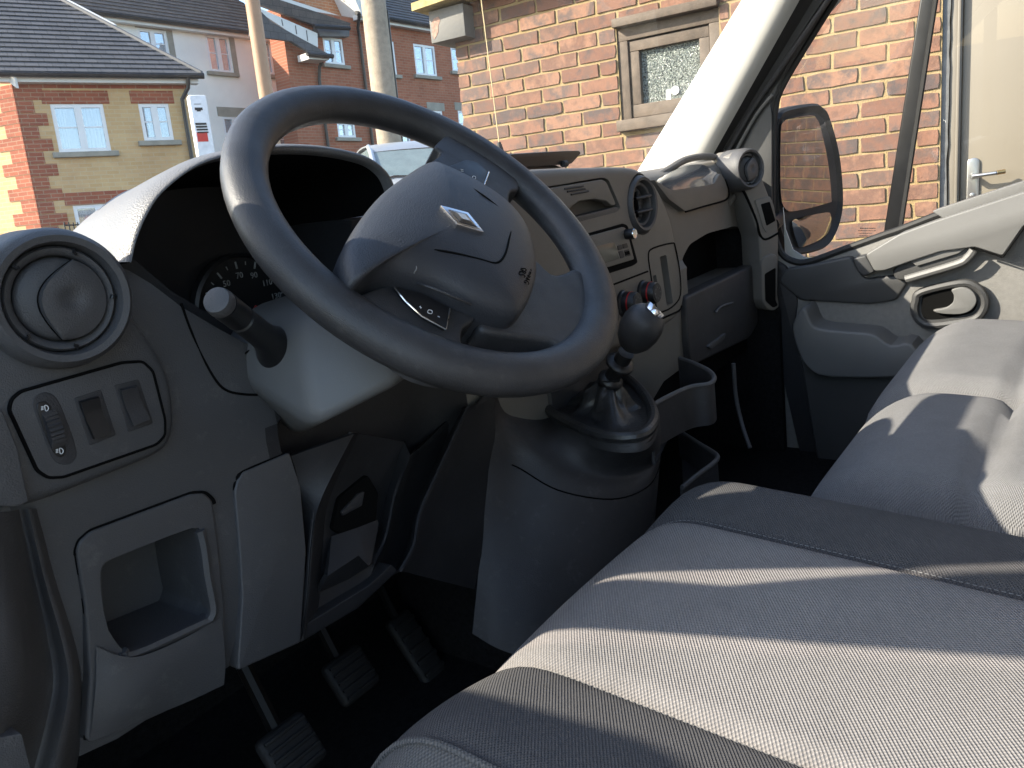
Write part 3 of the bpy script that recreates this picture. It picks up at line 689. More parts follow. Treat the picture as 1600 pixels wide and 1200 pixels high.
row0 = -int((zj) / .075) ; sjoint = fb.sz(1385, 190)[0]
rb = random.Random(5)
for r_ in range(row0, 9):
    zc = zj + .0375 + r_ * .075
    if zc + .035 > zroof + .3: break
    off = sjoint + (.1125 if (r_ % 2) else 0) + rb.uniform(-.006, .006)
    n0 = int((sLb - off) / .225) - 1; n1 = int((9.0 - off) / .225) + 1
    for i in range(n0, n1):
        a = off + i * .225 + .005; c = a + .215
        a = max(a, sLb); c = min(c, 8.99)
        # trim at the openings
        pieces = [(a, c)]
        for (o0, o1, q0, q1) in ops:
            if zc + .03 > q0 and zc - .03 < q1:
                np_ = []
                for (p0, p1) in pieces:
                    if p1 <= o0 - .004 or p0 >= o1 + .004: np_.append((p0, p1)); continue
                    if p0 < o0 - .03: np_.append((p0, o0 - .006))
                    if p1 > o1 + .03: np_.append((o1 + .006, p1))
                pieces = np_
        for (p0, p1) in pieces:
            L_ = p1 - p0
            if L_ < .03: continue
            sc = (p0 + p1) / 2; P = fb.at(sc, zc, .0015 + rb.uniform(-.0015, .002))
            vis = (sLb <= sc < sD + .05) and (1.5 - .42 < zc < zroof + .05)
            if vis and nb < 300:
                me = rb.choice(SM if L_ > .15 else HM); full = .215 if L_ > .15 else .1025
                o = bpy.data.objects.new('brick', me); COL.objects.link(o); o.parent = wallo
                sx = L_ / full
                # stretch along the course only
                D = Matrix.Identity(3) + (sx - 1) * Matrix([[fb.d[a_] * fb.d[b_] for b_ in range(3)] for a_ in range(3)])
                rj = Matrix.Rotation(rb.uniform(-.006, .006), 3, fb.n)
                if rb.random() < .5: D = D @ Matrix.Rotation(PI, 3, fb.n)
                o.matrix_basis = Matrix.Translation(P - base) @ (rj @ D).to_4x4(); nb += 1
            else:
                fb.box(rest, p0, p1, zc - .0325, zc + .0325, -.05, .002)
o = rest.build('far_bricks', 'brick_face', outb, smooth=0); o['kind'] = 'stuff'; o.parent = wallo
# weathered casement with obscured glass
wn_ = thing('dummy', 'x', 'x', (0, 0, 0), False); bpy.data.objects.remove(wn_, do_unlink=True)
def fbox(nm, m, par, s0, s1, z0, z1, d0, d1, bev=.003):
    b = MB(False); fb.box(b, s0, s1, z0, z1, d0, d1, bev); o = b.build(nm, m, outb, smooth=35)
    if par is not None: o.parent = par
    return o
F1 = .052
wf = fbox('window', 'old_wood', None, WX0, WX1, WZ1 - .075, WZ1 - .015, -.09, -.010)
fbox('jamb', 'old_wood', wf, WX0, WX0 + F1, WZ0 + .05, WZ1 - .075, -.09, -.012); fbox('jamb', 'old_wood', wf, WX1 - F1, WX1, WZ0 + .05, WZ1 - .075, -.09, -.012)
fbox('drip_board', 'old_wood', wf, WX0 - .006, WX1 + .005, WZ1 - .014, WZ1 + .028, -.06, .042, .005)
fbox('sill', 'old_wood', wf, WX0 - .012, WX1 + .010, WZ0 - .01, WZ0 + .046, -.09, .045, .006)
i0, i1, j0, j1 = WX0 + F1 + .004, WX1 - F1 - .004, WZ0 + .054, WZ1 - .08
C_ = .05
fbox('casement_rail', 'old_wood', wf, i0, i1, j1 - C_, j1, -.075, -.022); fbox('casement_rail', 'old_wood', wf, i0, i1, j0, j0 + C_ + .012, -.075, -.022)
fbox('casement_stile', 'old_wood', wf, i0, i0 + C_, j0 + C_ + .013, j1 - C_ - .001, -.075, -.023); fbox('casement_stile', 'old_wood', wf, i1 - C_, i1, j0 + C_ + .013, j1 - C_ - .001, -.075, -.023)
fbox('pane', 'obscured_glass', wf, i0 + C_ - .004, i1 - C_ + .004, j0 + C_ + .008, j1 - C_ + .004, -.058, -.052, 0)
cx_, cz_ = fb.sz(1050, 140); b = MB(False); b.lathe(fb.at(cx_, cz_, -.050), fb.n, [(.020, 0), (.021, .004), (.012, .008)], 24); o = b.build('round_vent', 'white_upvc', outb); o.parent = wf
b = MB(False); fb.prism(b, rr([(cx_ - .052, cz_ - .055), (cx_ - .026, cz_ - .055), (cx_ - .024, cz_ + .01), (cx_ - .048, cz_ + .012)], .008), -.0515, -.0495); o = b.build('pale_sticker', 'white_upvc', outb); o.parent = wf
# flush door, frame and lever handle
dr = fbox('door', 'beige_door', None, sD + .075, sD + .93, .05, 2.46, -.10, -.055, .003)
b = MB(False); fb.box(b, sD + .030, sD + .072, .02, 2.50, -.10, -.030, .004); fr_ = b.build('door_frame', 'beige_frame', outb, smooth=35)
b = MB(False); fb.box(b, sD + .055, sD + .066, .02, 2.49, -.029, -.020, .002); o = b.build('frame_bead', 'beige_frame', outb); o.parent = fr_
b = MB(False); n = 40; rows = []
rs = random.Random(3)
edge = [sD + .026 + rs.uniform(-.004, .003) for i in range(n + 1)]
rows = [[fb.at(sD + .001, .02 + 2.48 * i / n, -.014), fb.at(edge[i], .02 + 2.48 * i / n, -.020)] for i in range(n + 1)]
b.quadgrid(rows); o = b.build('sealant_strip', 'sealant_grey', outb); o.parent = fr_
ha = fb.sz(1520, 247, -.05); hb = fb.sz(1524, 328, -.05); hs = (ha[0] + hb[0]) / 2 - .005
b = MB(False); fb.prism(b, rr([(hs - .023, ha[1] - .245), (hs + .023, ha[1] - .245), (hs + .023, ha[1]), (hs - .023, ha[1])], .022), -.055, -.044, .003); hp = b.build('handle_plate', 'satin_steel', outb); hp.parent = dr
lz = ha[1] - .075
b = MB(False); b.lathe(fb.at(hs, lz, -.046), fb.n, [(.012, 0), (.011, .045), (.009, .05)], 16); o = b.build('handle_lever', 'satin_steel', outb); o.parent = dr
b = MB(False); b.tube([fb.at(hs, lz, .0), fb.at(hs + .03, lz + .001, .004), fb.at(hs + .085, lz + .004, .004)], .0085, 10); b.tube([fb.at(hs + .085, lz + .004, .004), fb.at(hs + .115, lz + .007, -.004)], .0085, 10); o = b.build('handle_lever', 'satin_steel', outb); o.parent = dr
b = MB(False); b.lathe(fb.at(hs, ha[1] - .155, -.045), fb.n, [(.011, 0), (.010, .006), (.006, .007)], 16); o = b.build('lock_cylinder', 'satin_steel', outb); o.parent = dr
b = MB(False); b.tube([fb.at(hs + .088, lz + .005, .004), fb.at(hs + .117, lz + .0075, -.004)], .0095, 10); o = b.build('worn_tip', 'brass', outb); o.parent = dr
# boxed eaves end with flaking paint, roof edge above
bx = fb.sz(674, 66, .10); bx2 = fb.sz(727, 52, .10); tz = fb.sz(672, 27, .10)[1]
b = MB(False); fb.box(b, bx[0], bx2[0], bx2[1] - .012, tz + .03, -.30, .10, .004); ev = b.build('boxed_eaves', 'grey_paint', outb)
q = [(bx[0] + .012, tz - .035), (bx[0] + .035, tz - .012), (bx[0] + .066, tz - .006), (bx[0] + .075, tz - .03), (bx[0] + .06, tz - .05), (bx[0] + .055, tz - .085), (bx[0] + .04, bx2[1] + .022), (bx[0] + .022, bx2[1] + .006), (bx[0] + .01, bx2[1] + .035), (bx[0] + .018, tz - .07)]
b = MB(False); fb.prism(b, q, .099, .1015); o = b.build('bare_patch', 'flaked', outb, smooth=0); o.parent = ev
b = MB(False); fb.prism(b, [(bx[0] - .06, tz + .035), (sLb + 3.2, tz + .20), (sLb + 3.2, tz + .26), (bx[0] - .06, tz + .075)], -.3, .17); b.build('roof_edge', 'yellow_edge', outb, smooth=0)
b = MB(False); fb.box(b, bx[0] + .01, 3.2, tz + .25, tz + .4, -4, .15); b.build('roof_slab', 'lead_grey', outb, smooth=0)
# ================================================================== THE VAN
vb = thing('van_body', 'white van cab shell with pale windscreen pillar round the dashboard', 'van', (1.03, .2, -1.35))
XC = 1.03
def mir(p): return Vector((2 * XC - p.x, p.y, p.z))
def line_ext(p0, p1, z):
    t = (z - p0.z) / (p1.z - p0.z); return p0.lerp(p1, t)
def pillar_curve(pa, pb, X, zs, bow=.0):
    a = U(*pa, X=X); b_ = U(*pb, X=X); return [line_ext(a, b_, z) - Vector((bow * (z - a.z) * .08, bow * max(0, z - .3) ** 2, 0)) for z in zs]
ZS = [-.16, -.06, .04, .14, .24, .36, .5, .64, .78]
E1 = pillar_curve((1019, 270), (1187, 0), 1.85, ZS); E2 = pillar_curve((1050, 272), (1206, 0), 1.846, ZS); E3 = pillar_curve((1085, 258), (1226, 0), 1.852, ZS)
E4 = pillar_curve((1103, 250), (1243, 0), 1.872, ZS); E5 = pillar_curve((1131, 232), (1287, 0), 1.905, ZS)
E0 = [p + Vector((.05, .055, .0)) for p in E1]
cols = [E0, E1, E2, E3, E4]
rows = [[c[i] for c in cols] for i in range(len(ZS))]
for sgn in (1, -1):
    b = MB(); rw = rows if sgn == 1 else [[mir(p) for p in r] for r in rows]
    b.quadgrid(spl2(rw, 5, 2)); b.build('pillar_trim', 'trim_light', vb, solid=.012)
    b = MB(); EM = [p.lerp(q, .5) + V(.012, .0, 0) for p, q in zip(E4, E5)]; b.quadgrid([[a, c, d] if sgn == 1 else [mir(a), mir(c), mir(d)] for a, c, d in zip(E4, EM, E5)]); b.build('door_rubber', 'rubber_seal', vb, solid=.01)
    b = MB()
    b.tube([(p if sgn == 1 else mir(p)) + Vector((.0, .012, 0)) for p in E1], .006, 6); b.build('windscreen_seal', 'rubber_seal', vb)
    # painted outer pillar skin behind the trim
    o1 = [p + Vector((.07, .075, .0)) for p in E1]; o2 = [p + Vector((.075, .045, 0)) for p in E3]; o3 = [p + Vector((.040, .020 - .30 * max(0, p.z - .10) - .25 * max(0, .03 - p.z), 0)) for p in E5]  # rear edge kinked to trim sunlight reaching the driver's seat
    rw = [[a, c, d] if sgn == 1 else [mir(a), mir(c), mir(d)] for a, c, d in zip(o1, o2, o3)]
    b = MB(); b.quadgrid(spl2(rw, 3, 1)); b.build('outer_pillar', 'van_paint', vb, solid=.004)
# windscreen
def wsY(i, X): return E1[i].y + .03 + .24 * (1 - ((X - XC) / .82) ** 2)
b = MB(); rw = []
for i, z in enumerate(ZS): rw.append([Vector((XC + .82 * u, wsY(i, XC + .82 * u), z)) for u in [k / 8 - 1 for k in range(17)]])
b.quadgrid(rw); b.build('windscreen', 'windscreen_glass', vb)
# roof, header, floor, firewall, bulkhead, far side
yt = E1[-1].y
b = MB(); b.quadgrid([[Vector((XC + .92 * u, y + (.24 * (1 - u * u) if k == 0 else 0), .79 + .03 * (1 - u * u))) for u in [j / 5 - 1 for j in range(11)]] for k, y in enumerate((yt + .03, yt - .2, -.3, -1.0))]); b.build('roof', 'trim_light', vb, solid=.03)
b = MB(); b.box((XC, .15, -.775), (1.78, 2.0, .05)); b.build('floor', 'carpet', vb, smooth=0)
b = MB(); b.box((XC, 1.12, -.42), (1.76, .04, .70)); b.build('firewall', 'carpet', vb, smooth=0)
b = MB(); b.box((XC, -.98, .02), (1.86, .04, 1.60)); b.build('bulkhead', 'door_dark', vb, smooth=0)
b = MB(); b.box((1.90, -.75, .02), (.09, .42, 1.6)); b.build('rear_pillar', 'trim_light', vb, smooth=0)
b = MB(); b.box((.16, -.80, .02), (.09, .34, 1.6)); b.build('rear_pillar', 'trim_light', vb, smooth=0)
b = MB(); b.quadgrid(spl2([[Vector((XC + x, y + .10 * (1 - (x / .85) ** 2), z)) for x in (-.85, -.4, 0, .4, .85)] for y, z in ((1.14, -.155), (1.32, -.17), (1.62, -.27), (1.86, -.48), (1.92, -.85))], 3, 3)); b.build('bonnet', 'van_paint', vb, solid=.006)
for sx in (-1, 1):
    b = MB(); b.quadgrid(spl2([[Vector((XC + sx * .86, y, z)) for y in (.72, 1.1, 1.5, 1.86)] for z in (-.12, -.5, -1.0)], 3, 2)); b.build('front_wing', 'van_paint', vb, solid=.006)
    b = MB(); b.box((XC + sx * .89, -.2, -.86), (.10, 1.9, .18), bevel=.02); b.build('sill', 'van_paint', vb)
    b = MB(); b.lathe(Vector((XC + sx * .80, 1.32, -1.14)), (sx, 0, 0), [(.2, 0), (.33, .01), (.345, .05), (.345, .17), (.30, .2), (.2, .19)], 28); w = b.build('wheel', 'rubber_seal', vb)
b = MB(); b.prism([Vector((1.858, y, z)) for y, z in ((.62, -.78), (.62, -.40), (.66, -.24), (.74, -.08), (1.10, -.10), (1.10, -.78))], V(.02, 0, 0)); b.build('footwell_side', 'carpet', vb, smooth=0)
for sx in (-1, 1):
    b = MB(); b.box((XC + sx * .93, -2.75, .02), (.05, 3.6, 1.9), bevel=.02); b.build('cargo_side', 'van_paint', vb)
b = MB(); b.box((XC, -2.75, 1.0), (1.9, 3.6, .05), bevel=.02); b.build('cargo_roof', 'van_paint', vb)
# aerial on the scuttle
pa, pb = U(752, 0, Y=1.45), U(781, 232, Y=1.45)
b = MB(); b.tube([pb, pa, pa + (pa - pb) * .6], .0016, 6); ae = b.build('aerial', 'paper_label', vb)
b = MB(); b.lathe(pb + (pb - pa).normalized() * .012, pa - pb, [(.012, 0), (.010, .01), (.005, .03)], 12); o = b.build('aerial_base', 'rubber_seal', vb); o.parent = ae

# ------------------------------------------------------------------ passenger door
XD = 1.90
pd = thing('passenger_door', 'grey moulded passenger door with window, grab handle and oval release', 'door', (XD, .1, -.80))
belt = [(1206, 330), (1210, 365), (1222, 398), (1242, 411), (1266, 411), (1320, 392), (1384, 369), (1405, 362), (1462, 340), (1530, 316), (1600, 293), (1700, 270)]
def UX(pts, X=XD): return [U(a, c, X=X) for a, c in pts]
bl_ = UX(belt); rearY = -.50
low = [Vector((XD, p.y, -.78)) for p in bl_]
b = MB(); mid1 = [p.lerp(q, .12) + V(-.012, 0, 0) for p, q in zip(bl_, low)]; mid2 = [p.lerp(q, .5) + V(-.014, 0, 0) for p, q in zip(bl_, low)]
ext = lambda r: r + [Vector((r[-1].x, rearY, r[-1].z + (.0 if r[-1].z < -.7 else .02)))]
b.quadgrid([ext(bl_), ext(mid1), ext(mid2), ext(low)]); b.build('inner_panel', 'door_plastic', pd, solid=.006)
b = MB(); b.quadgrid([[p + V(.085, 0, .0) for p in ext(bl_)], [p + V(.10, 0, 0) for p in ext(mid2)], [p + V(.08, 0, 0) for p in ext(low)]]); b.build('outer_skin', 'van_paint', pd, solid=.003)
b = MB(); b.tube(spl([p + V(-.004, 0, .004) for p in bl_], 4), .008, 8); b.build('belt_seal', 'rubber_seal', pd)
# window frame: outer line against the pillar, inner line round the glass
outer = [(1131, 232), (1160, 190), (1200, 130), (1245, 62), (1287, 0), (1345, -85)]; inner = [(1207, 330), (1208, 230), (1211, 175), (1226, 128), (1304, 0), (1362, -95)]
ow = UX(outer, 1.915); iw = UX(inner, 1.925)
def topext(c, z=.74): return c + [c[-1] + (c[-1] - c[-2]).normalized() * max(.0, (z - c[-1].z)) * 1.3]
ow = topext(ow); iw = topext(iw)
b = MB(); n = 24
b.quadgrid([resample(ow, n), [p.lerp(q, .5) + V(-.006, 0, 0) for p, q in zip(resample(ow, n), resample(iw, n))], resample(iw, n)]); b.build('window_frame', 'door_dark', pd, solid=.02)
b = MB(); b.tube(spl(iw, 5), .0075, 8); b.build('glass_channel', 'rubber_seal', pd)
b = MB(); c2 = UX([(1136, 238), (1172, 176), (1212, 118), (1258, 52), (1294, 0), (1350, -82)], 1.900); b.tube(spl(topext(c2), 5), .0062, 8); b.build('door_seal', 'dark_plastic', pd)
b = MB(); c2 = UX([(1148, 240), (1180, 182), (1207, 148)], 1.903); b.tube(spl(c2, 5), .004, 8); b.build('door_seal', 'door_trim', pd)
# sail panel under the frame's corner, and front shut face
b = MB(); b.prism(UX(rr([(1137, 236), (1200, 138), (1206, 180), (1206, 400), (1190, 420), (1160, 330)], 6), 1.912), V(.02, 0, 0), .003); b.build('sail_panel', 'door_dark', pd)
# quarter light divider
b = MB(); b.prism(UX([(1498, -390), (1522, -390), (1406, 364), (1379, 372)], 1.93), V(.02, 0, 0), .004); dv = b.build('divider_bar', 'black_plastic', pd)
b = MB(); b.tube(UX([(1522, -390), (1406, 364)], 1.93), .005, 6); o = b.build('divider_seal', 'rubber_seal', pd); o.parent = dv
iw2 = resample(iw, 18)
b = MB(); gp = [p + V(.018, 0, 0) for p in iw2] + [Vector((1.945, -.1, .74)), Vector((1.945, rearY, .74)), Vector((1.945, rearY, -.17))] + [Vector((1.945, p.y, p.z - .01)) for p in reversed(bl_)]
b.poly(gp); gl_ = b.build('window_glass', 'side_glass', pd, smooth=0)
b = MB(); b.box((1.93, -.2, .76), (.04, .70, .06)); b.build('top_frame', 'door_dark', pd)
b = MB(); b.box((1.93, rearY + .02, .28), (.04, .05, .9)); b.build('rear_frame', 'door_dark', pd)
# etched maker's marks on the glass: rows of tiny dashes
rs = random.Random(9)
for k, (xa, xb, y) in enumerate(((1344, 1367, 356), (1341, 1366, 360), (1343, 1363, 364), (1343, 1367, 368))):
    b = MB(); x = xa
    while x < xb:
        w = rs.uniform(1.2, 3.2); b.poly(UX([(x, y), (x + w, y - .3), (x + w, y + (1.5 if k == 0 else .9)), (x, y + (1.8 if k == 0 else 1.2))], 1.9435)); x += w + rs.uniform(.5, .9)
    o = b.build('etched_mark', 'sign_black', pd, smooth=0); o.parent = gl_
b = MB(); b.prism(UX(rr([(1208, 405), (1228, 418), (1246, 470), (1240, 520), (1256, 580), (1275, 640), (1300, 760), (1262, 760), (1225, 600)], 5), 1.876), V(.02, 0, 0), .003); b.build('hinge_edge', 'bolster_black', pd)
# upper trim / armrest
b = MB(); b.prism(UX(rr([(1352, 398), (1405, 366), (1462, 345), (1600, 300), (1690, 280), (1900, 236), (1900, 300), (1690, 338), (1600, 352), (1567, 400), (1523, 386), (1470, 393), (1424, 408), (1382, 423), (1366, 424)], 5), 1.845), V(.05, 0, 0), .010); ar = b.build('upper_trim', 'door_trim', pd)
b = MB(); b.prism(UX(rr([(1332, 404), (1353, 399), (1367, 425), (1350, 432), (1340, 425)], 4), 1.853), V(.04, 0, 0), .006); b.build('trim_end_cap', 'door_dark', pd)
b = MB(); b.tube(UX([(1525, 388), (1567, 402), (1600, 356)], 1.846), .002, 6); o = b.build('trim_joint', 'gap_black', pd); o.parent = ar
b = MB(); b.prism(UX(rr([(1456, 330), (1600, 283), (1690, 262), (1900, 216), (1900, 240), (1690, 286), (1600, 306), (1480, 345)], 4), 1.868), V(.03, 0, 0), .006); b.build('window_ledge', 'door_trim', pd)
# lower, front half of the door in darker moulding
b = MB(); b.prism(UX(rr([(1226, 420), (1262, 415), (1330, 400), (1350, 436), (1395, 430), (1420, 440), (1400, 470), (1360, 476), (1250, 470), (1215, 440)], 8), 1.872), V(.02, 0, 0), .006); b.build('front_moulding', 'door_dark', pd)
b = MB(); b.prism(UX(rr([(1393, 424), (1408, 408), (1505, 381), (1516, 384), (1522, 392), (1500, 414), (1424, 438), (1400, 438)], 6), 1.858), V(.02, 0, 0), .004); gh = b.build('grab_recess', 'door_dark', pd)
b = MB(); b.prism(UX(rr([(1420, 406), (1500, 383), (1508, 388), (1498, 396), (1432, 416)], 3), 1.852), V(.012, 0, 0), .003); o = b.build('grab_lit_strip', 'door_trim', pd); o.parent = gh  # paler strip painted for the sunlit bottom of the recess
b = MB(); b.tube(spl(UX([(1415, 436), (1426, 433), (1496, 412), (1512, 402), (1521, 391)], 1.846), 5), .008, 8); o = b.build('grab_lip', 'door_trim', pd); o.parent = gh
# oval release
ov = [(1431, 470), (1440, 456), (1500, 442), (1524, 447), (1537, 462), (1538, 480), (1526, 496), (1500, 503), (1455, 508), (1436, 500), (1429, 485)]
b = MB(); b.prism(UX([tuple(p) for p in spl(ov, 4, True)], 1.868), V(.02, 0, 0)); rl = b.build('release_bezel', 'door_dark', pd)
b = MB(); b.tube(UX([tuple(p) for p in spl(ov, 4, True)], 1.866), .0085, 8, closed=True); o = b.build('release_ring', 'door_dark', pd); o.parent = rl
iv = [(1440, 468), (1448, 460), (1498, 449), (1517, 453), (1527, 466), (1524, 483), (1508, 492), (1455, 499), (1441, 492)]
b = MB(); b.prism(UX([tuple(p) for p in spl(iv, 4, True)], 1.8665), V(.01, 0, 0)); o = b.build('release_dish', 'gap_black', pd); o.parent = rl
lv = [(1487, 453), (1505, 449), (1520, 456), (1526, 470), (1518, 484), (1500, 491), (1470, 490), (1458, 485), (1478, 481), (1489, 472), (1490, 461)]
b = MB(); b.prism(UX([tuple(p) for p in spl(lv, 3, True)], 1.855), V(.012, 0, 0), .004); o = b.build('release_lever', 'door_trim', pd); o.parent = rl
# map pocket
pk = [(1238, 515), (1243, 495), (1252, 482), (1260, 486), (1268, 505), (1282, 514), (1330, 519), (1366, 523), (1392, 540), (1424, 538), (1440, 585), (1300, 590), (1262, 575), (1246, 548)]
b = MB(); b.prism(UX([tuple(p) for p in spl(pk, 3, True)], 1.80), V(.09, 0, 0), .012); b.build('map_pocket', 'shroud_plastic', pd)
b = MB(); b.prism(UX(rr([(1250, 560), (1440, 584), (1600, 600), (1600, 800), (1290, 800)], 8), 1.84), V(.05, 0, 0), .01); b.build('lower_moulding', 'door_dark', pd)

# ------------------------------------------------------------------ door mirror
md_ = thing('door_mirror', 'black twin-glass door mirror outside the passenger window', 'mirror', U(1225, 390, X=2.06))
mp = U(1262, 280, X=2.16); mn = Vector((-.315, -.95, -.02)).normalized(); MPL = (mp, mn)
def UM(pts, off=0): return [U(a, c, pl=(mp + mn * off, mn)) for a, c in pts]
hd = [(1213, 205), (1217, 186), (1228, 176), (1268, 168), (1283, 173), (1292, 188), (1306, 240), (1312, 300), (1310, 335), (1300, 365), (1285, 383), (1250, 392), (1232, 388), (1222, 370), (1214, 330)]
hs_ = [tuple(p) for p in spl(hd, 4, True)]
P0 = UM(hs_); cen = sum(P0, Vector()) / len(P0)
b = MB(); rw = []
for d, k in ((0, .93), (.008, 1.02), (.0, 1.055), (-.03, 1.06), (-.07, .98), (-.10, .80), (-.125, .45), (-.13, .1)): rw.append([cen + (p - cen) * k + mn * d for p in P0])
b.quadgrid(rw, closed=True, cap1=True); b.build('housing', 'rubber_seal', md_)
b = MB(); b.prism([cen + (p - cen) * .955 for p in P0], -mn * .01); b.build('bezel', 'rubber_seal', md_)
g1 = [(1220, 207), (1225, 190), (1236, 185), (1266, 180), (1275, 184), (1283, 202), (1294, 255), (1299, 308), (1294, 317), (1246, 329), (1228, 327), (1220, 300)]
b = MB(); b.prism(UM([tuple(p) for p in spl(g1, 3, True)], .007), -mn * .004); b.build('main_glass', 'mirror_glass', md_)
g2 = [(1238, 350), (1246, 341), (1290, 332), (1298, 336), (1298, 352), (1288, 370), (1254, 386), (1246, 380)]
P = UM([tuple(p) for p in spl(g2, 3, True)], .007); c_ = sum(P, Vector()) / len(P)
b = MB(); b.quadgrid([[c_ + (p - c_) * k + mn * (.010 * (1 - k * k)) for p in P] for k in (1, .75, .5, .25, .02)], closed=True); b.build('wide_angle_glass', 'mirror_glass', md_)
b = MB(); b.tube([cen + mn * -.06 + V(-.02, .02, -.03), U(1214, 345, X=2.03), U(1206, 352, X=1.95)], .018, 10); b.build('arm', 'black_plastic', md_)
# ------------------------------------------------------------------ dashboard
db = thing('dashboard', 'grey moulded dashboard with round vents, binnacle, radio and glove shelf', 'dashboard', (1.03, .85, -.46))
YF = .668
def lerp_keys(x, keys):
    if x <= keys[0][0]: return keys[0][1]
    for (a, va), (c, vc) in zip(keys, keys[1:]):
        if x <= c:
            t = (x - a) / (c - a); t = t * t * (3 - 2 * t); return va + (vc - va) * t
    return keys[-1][1]
def dprof(X):
    yf = lerp_keys(X, [(.203, .72), (.222, .676), (.25, .668), (1.25, .668), (1.36, .690), (1.78, .690), (1.855, .70)])
    zt = lerp_keys(X, [(.203, -.05), (.225, -.03), (.30, -.028), (1.9, -.034)])
    zl = lerp_keys(X, [(.474, -.214), (.49, -.13), (.74, -.13), (.78, -.214)]); yl = lerp_keys(X, [(.203, .715), (.222, .680), (.25, .671), (.470, .671), (.49, .735), (.74, .74), (.80, .70), (1.3, .70), (1.36, .675), (1.855, .69)])
    zb = lerp_keys(X, [(.2, -.448), (.46, -.448), (.52, -.50), (1.3, -.50), (1.38, -.44), (1.86, -.44)])
    yfw = .96 + .13 * (1 - ((X - XC) / .84) ** 2)
    return [(yfw, zt - .04), (.90, zt - .006), (.80, zt), (yf + .055, zt), (yf + .028, zt - .003), (yf + .012, zt - .012), (yf + .003, zt - .026), (yf, zt - .045), (yf - .001, max(-.12, zl + .02)), (yf, max(-.17, zl + .01)), (yf, zl), (yl, zl - .014), (yl, -.30), (yl + .004, zb + .04), (yl + .012, zb + .012), (yl + .035, zb), (yfw, zb)]
XS = [.203, .210, .222, .25, .30, .36, .42, .455, .470, .476, .483, .49, .50, .55, .60, .66, .72, .76, .80, .9, 1.0, 1.1, 1.2, 1.27, 1.32, 1.37, 1.45, 1.55, 1.65, 1.75, 1.82, 1.855]
sh = MB(); sh.quadgrid([[Vector((x, y, z)) for y, z in dprof(x)] for x in XS], closed=True, cap0=True, cap1=True)
def outl(px, Y): return Us([tuple(p) for p in px], Y=Y)
def cutter(px, Y0, Y1, Yref):
    """prism cut straight forward from the outline as it stands at Yref"""
    c = MB(); P = outl(px, Yref); c.prism([Vector((p.x, Y0, p.z)) for p in P], V(0, Y1 - Y0, 0)); return c
lip = [(204, 411), (212, 378), (228, 340), (252, 304), (300, 267), (350, 250), (425, 241), (500, 243), (562, 255), (590, 272), (603, 295), (612, 330)]
clus = [tuple(p) for p in spl(lip, 4)] + [(610, 420), (560, 520), (430, 560), (345, 514), (285, 478)]
pocket = [(156, 891), (164, 878), (180, 870), (255, 840), (300, 824), (312, 829), (318, 855), (324, 900), (333, 950), (327, 969), (210, 1022), (192, 1017), (168, 984), (157, 930)]
shelf = [(1068, 424), (1071, 402), (1082, 381), (1110, 364), (1155, 352), (1172, 357), (1181, 376), (1182, 412), (1071, 463)]
knee = [(452, 712), (500, 672), (760, 560), (765, 700), (770, 900), (640, 905), (478, 1010)]
_L = outl(clus, .664); _c = sum(_L, Vector()) / len(_L); _k = MB(); _k.prism([Vector((_c.x + (p.x - _c.x) * .86, .69, _c.z + (p.z - _c.z) * .86)) for p in _L], V(0, .14, 0))
cuts = [cutter(clus, .60, .705, .664), _k, cutter([tuple(p) for p in rr([(a, c) for a, c in pocket], 4, 2)], .60, .76, .672), cutter(rr(shelf, 6, 3), .60, .86, .684)]
shell = sh.build('facia', 'dash_plastic', db, smooth=38, cuts=cuts)
shell.data.materials.clear(); shell.data.materials.append(MT['dash_plastic']); shell.data.materials.append(MT['bounce_lit_plastic']); shell.data.materials.append(MT['bolster_black'])
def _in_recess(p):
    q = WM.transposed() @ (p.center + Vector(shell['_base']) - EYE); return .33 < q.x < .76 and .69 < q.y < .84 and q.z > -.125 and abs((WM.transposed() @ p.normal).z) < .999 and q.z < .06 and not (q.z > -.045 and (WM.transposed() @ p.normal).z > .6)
for p in shell.data.polygons: p.material_index = 2 if _in_recess(p) else 1 if p.center.x + shell['_base'][0] > .86 else (2 if p.center.x + shell['_base'][0] > .475 and p.center.z + shell['_base'][2] < 1.5 - .10 else 0)  # centre and passenger side take the bounce-light tone; recess and column area black
def plate(nm, px, Y, th, bev, m, par=None, seg=3):
    b = MB(); b.prism(outl(px, Y), V(0, th, 0), bev, seg); o = b.build(nm, m, db, smooth=40)
    if par is not None: o.parent = par
    return o
def seam(nm, px, Y, r=.0014, closed=False, m='gap_black', par=None, n=4):
    b = MB(); b.tube(outl(spl(px, n, closed) if n else px, Y), r, 6, closed=closed); o = b.build(nm, m, db)
    if par is not None: o.parent = par
    return o
# --- binnacle hood
def arch(pts, Y): return [U(a, c, Y=Y) for a, c in pts]
a_in = arch(lip, .662)
lipo = [(188, 409), (195, 374), (211, 334), (238, 296), (290, 256), (345, 236), (425, 224), (500, 226), (564, 240), (596, 262), (612, 287), (624, 325)]
a_out = arch(lipo, .668)
cen_h = V(.56, 0, -.06)
def sc(a, k, Y, dz=0): return [Vector((cen_h.x + (p.x - cen_h.x) * k, Y, cen_h.z + (p.z - cen_h.z) * k + dz)) for p in a]
rows = [sc(a_in, .80, .84), sc(a_in, .955, .70), sc(a_in, 1.0, .666), [p.lerp(q, .35) + V(0, -.007, 0) for p, q in zip(a_in, a_out)], [p.lerp(q, .8) + V(0, -.004, 0) for p, q in zip(a_in, a_out)], sc(a_out, 1.0, .682), sc(a_out, .965, .72), sc(a_out, .905, .78, -.001), sc(a_out, .84, .86, -.006), sc(a_out, .75, .95, -.022), sc(a_out, .62, 1.03, -.05)]
